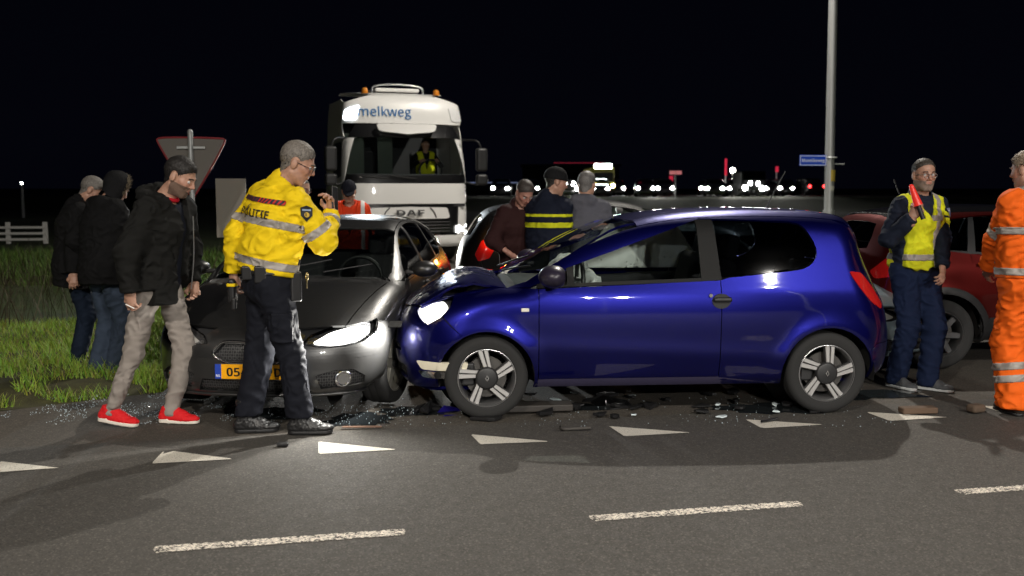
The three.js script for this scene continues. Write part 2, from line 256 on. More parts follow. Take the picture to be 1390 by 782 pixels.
function handBlob(w, dir, palm, side, curl, s) { // w wrist; dir to the fingers; palm = where the palm looks; side = +1 thumb along palm x dir
  const D = dir.clone().normalize(), N = palm.clone().sub(D.clone().multiplyScalar(palm.dot(D))).normalize(), S = V(0, 0, 0).crossVectors(N, D).multiplyScalar(side);
  const at = (d, t, n) => w.clone().addScaledVector(D, d * s).addScaledVector(S, t * s).addScaledVector(N, n * s);
  const b = new Blob(0.012);
  b.cap(at(-0.05, 0, 0), at(0.01, 0, 0), 0.025 * s, 0.022 * s, S, 1.25);
  b.cap(at(0.015, 0, 0), at(0.085, 0, 0), 0.018 * s, 0.015 * s, S, 2.1);
  const L = [0.072, 0.08, 0.075, 0.058];
  for (let i = 0; i < 4; i++) {
    const c = curl * (1 + 0.1 * i), t0 = 0.029 - i * 0.0195, a = at(0.088 - Math.abs(i - 1) * 0.004, t0, 0);
    const p = (l, th, o) => o.clone().addScaledVector(D, Math.cos(th) * l * s).addScaledVector(N, Math.sin(th) * l * s).addScaledVector(S, (1.5 - i) * 0.002 * s);
    const k1 = p(L[i] * 0.45, c * 0.7, a), k2 = p(L[i] * 0.32, c * 1.7, k1), k3 = p(L[i] * 0.24, c * 2.3, k2);
    b.cap(a, k1, 0.0098 * s, 0.0088 * s, null, 1, 0.006); b.cap(k1, k2, 0.0088 * s, 0.008 * s, null, 1, 0.006); b.cap(k2, k3, 0.008 * s, 0.007 * s, null, 1, 0.006);
  }
  const ta = at(0.025, 0.03, 0.004), tb = at(0.06, 0.052, 0.016 + curl * 0.01), tc = at(0.088, 0.05 - curl * 0.02, 0.024 + curl * 0.02);
  b.cap(ta, tb, 0.015 * s, 0.011 * s); b.cap(tb, tc, 0.011 * s, 0.008 * s);
  return b;
}
function person(name, label, pos, turn, o) {
  const T = thing(name, label, 'person', pos, R(turn), o.group);
  const H = o.H || 1.8, s = H / 1.8, up = V(...(o.spine || [0, 1, 0])).normalize();
  const pel = V(0, (o.py ?? 0.955) * s, 0).add(V(...(o.pelvis || [0, 0, 0])));
  const yaw = R(o.shYaw || 0), e = V(Math.cos(yaw), 0, -Math.sin(yaw)); const hy = R(o.hipYaw || 0), he = V(Math.cos(hy), 0, -Math.sin(hy));
  e.addScaledVector(up, -e.dot(up)).normalize(); if (o.shRoll) e.addScaledVector(up, o.shRoll).normalize();
  const mid = up.clone().lerp(V(0, 1, 0), 0.5).normalize();
  const waist = pel.clone().addScaledVector(mid, 0.16 * s), chest = waist.clone().addScaledVector(up, 0.21 * s), neck = chest.clone().addScaledVector(up, 0.155 * s);
  const w = o.wide || 1, J = { pel, waist, chest, neck, e, up, he };
  J.sh = [1, -1].map(k => neck.clone().addScaledVector(up, -0.05 * s).addScaledVector(e, k * 0.178 * s * w));
  J.hip = [1, -1].map(k => pel.clone().addScaledVector(he, k * 0.09 * s).add(V(0, -0.03 * s, 0)));
  J.el = []; J.wr = []; J.kn = []; J.an = [];
  [0, 1].forEach(i => {
    const k = i ? -1 : 1, hd = (i ? o.handR : o.handL) || [k * 0.28 * s, 0.82 * s, 0.05 * s], pole = (i ? o.elbR : o.elbL) || [k * 0.4, -0.2, -1];
    [J.el[i], J.wr[i]] = ik(J.sh[i], V(...hd), 0.29 * s, 0.255 * s, V(...pole));
    const ft = (i ? o.footR : o.footL) || [k * 0.1, 0, 0, 0], kp = (i ? o.kneeR : o.kneeL) || [Math.sin(R(ft[3] || 0)) * 0.6, 0, 1];
    [J.kn[i], J.an[i]] = ik(J.hip[i], V(ft[0], (ft[1] || 0) + 0.085 * s, ft[2]), 0.435 * s, 0.425 * s, V(...kp));
  });
  const q = new THREE.Quaternion().setFromEuler(new THREE.Euler(R(o.pitch || 0), R(o.headYaw || 0), R(o.roll || 0), 'YXZ'));
  const nd = V(0, 1, 0.12).applyQuaternion(q).lerp(up, 0.4).normalize();
  const hs = s * (o.headScale || 1.0), hc = neck.clone().addScaledVector(nd, 0.125 * s).add(V(0, 0.065, 0.03).multiplyScalar(s).applyQuaternion(q)); J.hc = hc; J.q = q;
  const hf = bind(headField, hc, q, hs);
  // body: trunk and limbs under the clothes, head and hands in fine grids
  const tr = new Blob(0.05);
  tr.cap(pel, waist, 0.10 * s, 0.09 * s, e, 1.3).cap(waist, chest, 0.09 * s, 0.11 * s, e, 1.3).cap(chest, neck.clone().addScaledVector(up, -0.06 * s), 0.105 * s, 0.06 * s, e, 1.35).cap(neck.clone().addScaledVector(up, -0.05 * s), neck.clone().addScaledVector(nd, 0.08 * s), 0.055 * s, 0.052 * s);
  for (let i = 0; i < 2; i++) tr.cap(J.sh[i], J.el[i], 0.05 * s, 0.04 * s).cap(J.el[i], J.wr[i], 0.04 * s, 0.027 * s).cap(J.hip[i], J.kn[i], 0.075 * s, 0.05 * s).cap(J.kn[i], J.an[i], 0.048 * s, 0.035 * s);
  const skin = o.skin || SKIN, pieces = [noColor2(nets((x, y, z) => tr.d(x, y, z), tr.box(), o.coarse ? 0.03 : 0.022), skin)];
  const tone = (x, y, z) => { const v = V(x, y, z).sub(hc).applyQuaternion(q.clone().invert()).divideScalar(hs); let k = 1 + 0.12 * n3(v.x * 40, v.y * 40, v.z * 40); const lip = Math.exp(-((v.y + 0.058) ** 2 / 0.00008 + v.x * v.x / 0.0005)) * (v.z > 0.07 ? 1 : 0); const ch = Math.exp(-((Math.abs(v.x) - 0.042) ** 2 + (v.y + 0.02) ** 2) / 0.0009) * (v.z > 0.02 ? 1 : 0) + Math.exp(-(v.x ** 2 + (v.y + 0.028) ** 2) / 0.0003) * (v.z > 0.08 ? 1 : 0); return [skin[0] * k * (1 - 0.2 * lip), skin[1] * k * (1 - 0.45 * lip - 0.13 * ch), skin[2] * k * (1 - 0.4 * lip - 0.13 * ch)]; };
  const hb = 0.215 * hs; pieces.push(nets(hf, [hc.x - hb, hc.y - hb, hc.z - hb, hc.x + hb, hc.y + hb, hc.z + hb], (o.coarse ? 0.008 : 0.0045) * s, tone));
  const gloves = [];
  [0, 1].forEach(i => {
    if (i ? o.noHandR : o.noHandL) return;
    const k = i ? -1 : 1, dir = J.wr[i].clone().sub(J.el[i]); const hd = (i ? o.hdirR : o.hdirL); if (hd) dir.copy(V(...hd));
    const pl = V(...((i ? o.palmR : o.palmL) || [-k, 0, 0.2])), th = (i ? o.thumbR : o.thumbL) ?? 1;
    const b = handBlob(J.wr[i], dir, pl, -k * th, (i ? o.curlR : o.curlL) ?? 0.5, s * 0.98);
    const g = nets((x, y, z) => b.d(x, y, z), b.box(0.01), (o.coarse ? 0.008 : 0.0045) * s);
    if (o.gloves) gloves.push(noColor(g)); else pieces.push(noColor2(g, skin.map(c => c * 0.95)));
  });
  function noColor2(g, c) { const n = g.attributes.position.count, a = new Float32Array(n * 3); for (let i = 0; i < n; i++) { a[3 * i] = c[0]; a[3 * i + 1] = c[1]; a[3 * i + 2] = c[2]; } g.setAttribute('color', new THREE.BufferAttribute(a, 3)); return g; }
  const body = mergeGeometries(pieces); mesh('body', body, new THREE.MeshStandardMaterial({ vertexColors: true, roughness: 0.5 }), T);
  for (const g of gloves) mesh('glove', g, M.blackLeather, T);
  const fine = (o.coarse ? 0.017 : 0.0105) * s;
  const ctx = { T, J, s, hf, hs, hc, q, o, fine };
  // eyes
  if (!o.noEyes) for (const k of [-1, 1]) { const c = V(k * 0.032, 0.001, 0.0755).multiplyScalar(hs).applyQuaternion(q).add(hc), ir = V(k * 0.032, 0.001, 0.0845).multiplyScalar(hs).applyQuaternion(q).add(hc); const ey = mesh('eye', ball(0.0125 * hs, c.x, c.y, c.z, 1, 1, 1, 12), M.eye, T); const g = ball(0.0056 * hs, 0, 0, 0, 1, 1, 0.5, 10); g.applyQuaternion(q); g.translate(ir.x, ir.y, ir.z); mesh('iris', g, M.iris, ey); }
  return ctx;
}
// a shell over the head where region(local x,y,z) < 0
function headShell(c, name, th, region, m, h = 0.005, rough = 0.003) {
  const f = bind((x, y, z) => smax(headField(x, y, z) - th - rough * n3(x * 60, y * 90, z * 60), region(x, y, z), 0.006), c.hc, c.q, c.hs), b = 0.15 * c.hs;
  return mesh(name, nets(f, [c.hc.x - b, c.hc.y - b, c.hc.z - b, c.hc.x + b, c.hc.y + b, c.hc.z + b], (c.o.coarse ? 0.008 : h) * c.s), m, c.T);
}
const onHead = (c, g) => { g.scale(c.hs, c.hs, c.hs); g.applyQuaternion(c.q); return g.translate(c.hc.x, c.hc.y, c.hc.z); };
function hair(c, color, th = 0.009, line = 0.004, slope = 0.8) {
  const f = bind((x, y, z) => { const up = y - (line + slope * z + 0.25 * Math.max(0, -z - 0.02) * 0 - (z < -0.02 ? 0.035 * clamp((-z - 0.02) / 0.05, 0, 1) : 0)) - 0.004 * n3(x * 70, y * 70, z * 70), ear = hyp(Math.abs(x) - 0.082, (y + 0.006) * 0.72, z + 0.01) - 0.03; const k = clamp(Math.min(up, ear) / 0.05, 0, 1); return Math.max(headField(x, y, z) - th * (0.12 + 0.88 * k * (2 - k)) - 0.0022 * n3(x * 110, y * 60, z * 110), -up, -ear); }, c.hc, c.q, c.hs), b = 0.15 * c.hs;
  const hg = nets(f, [c.hc.x - b, c.hc.y - b, c.hc.z - b, c.hc.x + b, c.hc.y + b, c.hc.z + b], (c.o.coarse ? 0.007 : 0.0042) * c.s), n = hg.attributes.position.count, P = hg.attributes.position, Nn = hg.attributes.normal;
  const strands = [], sc = [], sn = [], cn = c.o.coarse ? 700 : 2200, fl = V(0, -0.4, 0.25).applyQuaternion(c.q), shade = p => { const k = 0.75 + 0.5 * rnd() + 0.25 * n3(p.x * 60, p.y * 60, p.z * 60); return color.map(v => v * k); };
  for (let k = 0; k < cn; k++) { const i = (rnd() * n) | 0, p = V(P.getX(i), P.getY(i), P.getZ(i)), m = V(Nn.getX(i), Nn.getY(i), Nn.getZ(i)), t = V(rr(-1, 1), rr(-1, 1), rr(-1, 1)).cross(m).normalize(), l = rr(0.006, 0.018) * (0.5 + th * 60), tip = p.clone().addScaledVector(m, l * 0.42).addScaledVector(fl, l).addScaledVector(t, rr(-0.4, 0.4) * l); const w = 0.0016; const a = p.clone().addScaledVector(t, w), d = p.clone().addScaledVector(t, -w), q = shade(p); for (const v of [a, d, tip]) { strands.push(v.x, v.y, v.z); sn.push(m.x, m.y, m.z); sc.push(...q); } }
  const hc2 = []; for (let i = 0; i < n; i++) hc2.push(...shade(V(P.getX(i), P.getY(i), P.getZ(i)))); hg.setAttribute('color', new THREE.Float32BufferAttribute(hc2, 3));
  const sg = new THREE.BufferGeometry(); sg.setAttribute('position', new THREE.Float32BufferAttribute(strands, 3)); sg.setAttribute('normal', new THREE.Float32BufferAttribute(sn, 3)); sg.setAttribute('color', new THREE.Float32BufferAttribute(sc, 3));
  mesh('hair', mergeGeometries([hg.toNonIndexed(), sg]), new THREE.MeshStandardMaterial({ vertexColors: true, roughness: 0.6, side: THREE.DoubleSide }), c.T);
  for (const k of [-1, 1]) mesh('eyebrow', onHead(c, tube([[k * 0.015, 0.0245, 0.0965], [k * 0.032, 0.028, 0.0935], [k * 0.05, 0.023, 0.079]], 0.0034, 8, 5)), std(color.map(v => v * 0.7), 0.8), c.T);
}
function beard(c, color, th = 0.0016, top = -0.034) { headShell(c, 'beard', th, (x, y, z) => Math.max(y - (top + 0.1 * Math.abs(x) + (Math.abs(x) < 0.018 ? -0.012 : 0)), -z + 0.005 - (Math.abs(x) > 0.04 ? 0.02 : 0), -0.125 - y, -(ell(x, y, z, 0, -0.058, 0.095, 0.024, 0.0085, 0.03))), std(color, 0.85), 0.0038, 0.0008); }
function glasses(c, m = M.blackPlastic) {
  const rim = []; for (const k of [-1, 1]) { rim.push(put(new THREE.TorusGeometry(0.022, 0.0019, 6, 20), k * 0.0315, -0.002, 0.103).scale(1, 0.85, 1)); rim.push(tube([[k * 0.053, 0.004, 0.1], [k * 0.073, 0.004, 0.06], [k * 0.083, 0.008, -0.01]], 0.0019, 8, 5)); }
  rim.push(tube([[-0.01, 0.003, 0.104], [0, 0.006, 0.106], [0.01, 0.003, 0.104]], 0.0018, 4, 5));
  const p = mesh('glasses', onHead(c, merge(rim)), m, c.T);
  for (const k of [-1, 1]) mesh('lens', onHead(c, put(new THREE.CircleGeometry(0.021, 18), k * 0.0315, -0.002, 0.1035).scale(1, 0.85, 1)), M.lens, p);
}
function fold(s, a) { return a ? (x, y, z) => { const m = n3(x * 3.1 + 5, y * 2.6, z * 3.1), w = 0.05 * m; return a * (1.0 * m + 1.5 * (Math.abs(n3(x * 5 + w * 20, y * 8.5 + x * 3, z * 5)) - 0.3) + (0.5 + 0.5 * m) * (0.8 * n3(x * 7, y * 14 + 2.5 * m, z * 7) + 0.45 * n3(x * 13, y * 26, z * 13))); } : () => 0; }
function torso(c, ease, skirt = 0, puff = 1) {
  const { pel, waist, chest, neck, e, up, sh } = c.J, s = c.s, b = new Blob(0.06), g = (c.o.girth || 1);
  b.cap(pel, waist, (0.122 * g + ease) * s, (0.116 * g + ease) * s, e, 1.28).cap(waist, chest, (0.116 * g + ease) * s, (0.128 + ease) * s * puff, e, 1.33).cap(chest, neck.clone().addScaledVector(up, -0.075 * s), (0.126 + ease) * s * puff, (0.07 + ease) * s, e, 1.38);
  b.cap(sh[0].clone().lerp(sh[1], 0.12), sh[1].clone().lerp(sh[0], 0.12), (0.058 + ease) * s);
  b.cap(neck.clone().addScaledVector(up, -0.05 * s), neck.clone().addScaledVector(up, 0.01 * s), (0.064 + ease * 0.5) * s, (0.06 + ease * 0.3) * s);
  if (skirt) b.cap(pel, pel.clone().add(V(0, -skirt, 0)).addScaledVector(c.J.up, 0), (0.135 * g + ease) * s, (0.15 + ease) * s, e, 1.25);
  return b;
}
function sleeves(c, ease, i) { const { sh, el, wr } = c.J, s = c.s, b = new Blob(0.03); b.cap(sh[i], el[i], (0.062 + ease) * s, (0.05 + ease) * s).cap(el[i], wr[i], (0.05 + ease) * s, (0.036 + ease * 0.9) * s); return b; }
function neckCut(c, r = 0.061) { const a = c.J.neck.clone().addScaledVector(c.J.up, -0.06), b = c.hc.clone(); return (x, y, z) => capd(x, y, z, a.x, a.y, a.z, b.x, b.y, b.z, r * c.s, (r + 0.012) * c.s); }
function jacket(c, name, m, p = {}) {
  const ease = p.ease ?? 0.022, to = torso(c, ease, p.skirt || 0, p.puff || 1), s = c.s, J = c.J, all = new Blob(0.05).add(to), sl = [0, 1].map(i => sleeves(c, ease * 0.75, i)); all.add(sl[0]).add(sl[1]);
  if (p.collar) { all.cap(J.neck.clone().addScaledVector(J.up, 0.0), J.neck.clone().addScaledVector(J.up, p.collar * s), 0.084 * s, 0.08 * s); }
  if (p.hood) { const a = J.neck.clone().addScaledVector(J.up, 0.03).add(V(0, 0, -0.085)); all.cap(a.clone().addScaledVector(J.e, 0.07), a.clone().addScaledVector(J.e, -0.07), 0.055 * s); }
  const hem = p.hem ?? -0.06, fo = fold(s, p.fold ?? 0.006), nc = neckCut(c, p.neckR || 0.063), gap = p.short;
  const wd = [0, 1].map(i => J.wr[i].clone().sub(J.el[i]).normalize()), cuff = p.cuff ?? 0.0;
  const f = (x, y, z) => {
    let d = all.d(x, y, z); if (d > 0.05) return d; if (d > -0.05) d += fo(x, y, z);
    d = Math.max(d, -(nc(x, y, z)));
    const t = (x - J.pel.x) * J.up.x + (y - J.pel.y) * J.up.y + (z - J.pel.z) * J.up.z; const nearArm = Math.min(sl[0].d(x, y, z), sl[1].d(x, y, z));
    if (t < hem + 0.1 && nearArm > 0.0) d = smax(d, hem - t, 0.012);
    for (let i = 0; i < 2; i++) { const u = (x - J.wr[i].x) * wd[i].x + (y - J.wr[i].y) * wd[i].y + (z - J.wr[i].z) * wd[i].z; if (u > -0.1 && hyp(x - J.wr[i].x, y - J.wr[i].y, z - J.wr[i].z) < 0.14) d = smax(d, u - cuff, 0.01); }
    return d;
  };
  const o = mesh(name, nets(f, all.box(0.04), c.fine), m, c.T);
  return { o, f, to, sl, all };
}
function shellBand(c, parent, f, region, bounds, m, name = 'reflective_band', th = 0.004) { return mesh(name, nets((x, y, z) => { const r = region(x, y, z); return r > 0.03 ? r : Math.max(f(x, y, z) - th, r); }, bounds, c.o.coarse ? 0.01 : 0.0065), m, parent); }
function torsoBand(c, jk, t0, half, m, tilt = 0, name) { const J = c.J; return shellBand(c, jk.o, jk.f, (x, y, z) => { const t = (x - J.pel.x) * J.up.x + (y - J.pel.y) * J.up.y + (z - J.pel.z) * J.up.z; return Math.max(Math.abs(t - t0 - tilt * x) - half, jk.to.d(x, y, z) - 0.02, -Math.min(jk.sl[0].d(x, y, z), jk.sl[1].d(x, y, z)) - 0.004); }, jk.to.box(0.05), m, name); }
function sleeveBand(c, jk, i, bone, t, half, m, name) { const a = bone ? c.J.el[i] : c.J.sh[i], b = bone ? c.J.wr[i] : c.J.el[i], u = b.clone().sub(a), p = a.clone().addScaledVector(u, t); u.normalize(); const r = 0.14; return shellBand(c, jk.o, jk.f, (x, y, z) => Math.max(Math.abs((x - p.x) * u.x + (y - p.y) * u.y + (z - p.z) * u.z) - half, hyp(x - p.x, y - p.y, z - p.z) - 0.105), [p.x - r, p.y - r, p.z - r, p.x + r, p.y + r, p.z + r], m, name); }
function trousers(c, name, m, p = {}) {
  const J = c.J, s = c.s, ease = p.ease ?? 0.016, b = new Blob(0.04), top = p.top ?? 0.09;
  b.cap(J.pel.clone().add(V(0, -0.04 * s, 0)), J.waist, (0.115 * (c.o.girth || 1) + ease) * s, (0.11 * (c.o.girth || 1) + ease) * s, J.e, 1.28);
  const leg = [0, 1].map(i => new Blob(0.03).cap(J.hip[i], J.kn[i], (0.088 + ease) * s, (0.058 + ease) * s).cap(J.kn[i], J.an[i].clone().add(V(0, -0.02, 0)), (0.058 + ease) * s, (p.ankle ?? 0.046) * s + ease * s));
  b.p.push(...leg[0].p); for (let i = 0; i < 3; i++) { b.lo[i] = Math.min(b.lo[i], leg[0].lo[i], leg[1].lo[i]); b.hi[i] = Math.max(b.hi[i], leg[0].hi[i], leg[1].hi[i]); }
  const fo = fold(s, p.fold ?? 0.007), hemY = p.hem ?? 0.035;
  const f = (x, y, z) => { let d = smin(b.d(x, y, z), leg[1].d(x, y, z), 0.02); if (d > 0.05) return d; if (d > -0.05) d += fo(x, y, z); const lo = Math.min(J.an[0].y, J.an[1].y); d = smax(d, y - J.pel.y - top * s, 0.01); for (let i = 0; i < 2; i++) if (leg[i].d(x, y, z) < leg[1 - i].d(x, y, z)) d = smax(d, J.an[i].y - 0.085 * s + hemY - y, 0.012); return d; };
  const o = mesh(name, nets(f, b.box(0.03), c.fine), m, c.T); return { o, f, leg };
}
function legBand(c, tr, i, t, half, m) { const a = c.J.kn[i], b = c.J.an[i], u = b.clone().sub(a), p = a.clone().addScaledVector(u, t); u.normalize(); const r = 0.15; return shellBand(c, tr.o, tr.f, (x, y, z) => Math.max(Math.abs((x - p.x) * u.x + (y - p.y) * u.y + (z - p.z) * u.z) - half, tr.leg[i].d(x, y, z) - 0.03), [p.x - r, p.y - r, p.z - r, p.x + r, p.y + r, p.z + r], m); }
function shoes(c, style, up, sole) { // style: sneaker | boot | shoe
  const s = c.s;
  [0, 1].forEach(i => {
    const ft = (i ? c.o.footR : c.o.footL) || [(i ? -1 : 1) * 0.1, 0, 0, 0], yaw = R(ft[3] || 0), pt = R(ft[4] || 0), an = c.J.an[i];
    const q = new THREE.Quaternion().setFromEuler(new THREE.Euler(pt, yaw, 0, 'YXZ')); const org = V(an.x, an.y, an.z);
    const lf = (fn) => bind(fn, org, q, s);
    const upper = (x, y, z) => { // local: ankle at origin, sole at y=-0.085
      let d = capd(x, y, z, 0, -0.045, -0.045, 0, -0.05, 0.05, 0.04, 0.04);
      d = smin(d, ell(x, y, z, 0.004 * (i ? 1 : -1), -0.055, 0.125, 0.046, 0.03, 0.075), 0.05);
      d = smin(d, capd(x, y, z, 0, 0.0, -0.012, 0, style === 'boot' ? 0.11 : 0.012, -0.016, 0.04, style === 'boot' ? 0.052 : 0.042), 0.04);
      d = smin(d, capd(x, y, z, 0, -0.0, 0.03, 0, -0.032, 0.09, 0.026, 0.026), 0.03);
      d += 0.0025 * n3(x * 40, y * 40, z * 40);
      d = smax(d, -0.068 - y, 0.006); d = smax(d, y - (style === 'boot' ? 0.12 : 0.028), 0.01); return d;
    };
    const soleF = (x, y, z) => { const zz = z - 0.056, w = 0.038 + 0.007 * Math.sin(clamp((z + 0.06) / 0.24, 0, 1) * 3.1) + (z > 0.05 ? 0.003 : 0); const L = style === 'boot' ? 0.136 : 0.14; const e2 = hyp(Math.max(Math.abs(x) - (w - 0.038), 0), Math.max(Math.abs(zz) - (L - 0.038), 0)) - 0.038; const tk = style === 'sneaker' ? (z < 0 ? 0.034 : 0.024) : 0.022; return Math.max(e2, Math.abs(y + 0.085 - tk / 2) - tk / 2); };
    const B = [an.x - 0.3, an.y - 0.16, an.z - 0.3, an.x + 0.3, an.y + 0.2, an.z + 0.3], h = c.o.coarse ? 0.011 : 0.006;
    const nm = style === 'sneaker' ? 'sneaker' : style === 'boot' ? 'boot' : 'shoe';
    const b = mesh(nm, nets(lf(upper), B, h), up, c.T); mesh('sole', nets(lf(soleF), B, h), sole, b);
    if (style === 'sneaker' || style === 'boot') { const L = []; for (let k = 0; k < 4; k++) { const z = 0.055 + k * 0.018, y = -0.0 - k * 0.0085; L.push(tube([[-0.024, y - 0.008, z], [0, y + 0.0035, z + 0.004], [0.024, y - 0.008, z]], 0.003, 6, 5)); } const g = merge(L); g.scale(s, s, s); g.applyQuaternion(q); g.translate(org.x, org.y, org.z); mesh('laces', g, style === 'boot' ? M.blackPlastic : std([0.5, 0.02, 0.02], 0.8), b); }
  });
}
// print laid on a garment: a grid pressed onto the field f
function patch(c, parent, name, f, ctr, nrm, upv, w, h, tex, off = 0.009, o = {}) {
  const n = nrm.clone().normalize(), r = V(0, 0, 0).crossVectors(upv, n).normalize(), u = V(0, 0, 0).crossVectors(n, r), nx = 40, ny = 16, g = new THREE.PlaneGeometry(w, h, nx, ny), P = g.attributes.position;
  for (let i = 0; i < P.count; i++) { const p = ctr.clone().addScaledVector(r, P.getX(i)).addScaledVector(u, P.getY(i)).addScaledVector(n, o.from || 0.32); for (let k = 0; k < 50; k++) { const d = f(p.x, p.y, p.z) - off; if (d < 0.0006) break; p.addScaledVector(n, -d * 0.7); } P.setXYZ(i, p.x, p.y, p.z); }
  g.computeVertexNormals(); return mesh(name, g, new THREE.MeshStandardMaterial({ map: tex, transparent: true, roughness: 0.7, side: THREE.DoubleSide }), parent);
}
// ---------- cars: a body mould F(x,y,z)=0 (x forward, y up, z right) and panels with crisp outlines pressed onto it ----------
M.tyre = std([0.018, 0.018, 0.018], 0.85); M.rubber = std([0.012, 0.012, 0.012], 0.8); M.trim = std([0.014, 0.014, 0.015], 0.45); M.cabin = std([0.02, 0.02, 0.022], 0.8);
M.chrome = std([0.75, 0.75, 0.76], 0.12, { metalness: 1 }); M.alloy = std([0.55, 0.55, 0.56], 0.28, { metalness: 0.9 }); M.darkAlloy = std([0.02, 0.02, 0.021], 0.45);
M.glass = phys([0.82, 0.88, 0.86], 0.02, { transmission: 1, thickness: 0, ior: 1.45 }); M.tint = phys([0.10, 0.11, 0.12], 0.03, { transmission: 1, thickness: 0, ior: 1.45 });
M.clear = phys([0.95, 0.96, 0.97], 0.03, { transmission: 1, thickness: 0, ior: 1.45 }); M.redLens = phys([0.45, 0.012, 0.012], 0.08, { clearcoat: 1 }); M.amber = phys([0.7, 0.25, 0.02], 0.1, { clearcoat: 1 });
M.lit = glow([1, 0.97, 0.9], 3.5); M.mesh = std([0.1, 0.1, 0.1], 0.4, { metalness: 0.4 }); M.reflector = std([0.62, 0.6, 0.56], 0.42, { metalness: 0.5 }); M.housing = std([0.12, 0.12, 0.125], 0.25, { metalness: 0.8 });
const paint = (c, r = 0.32, o = {}) => phys(c, r, { clearcoat: 1, clearcoatRoughness: 0.03, metalness: 0.25, ...o });

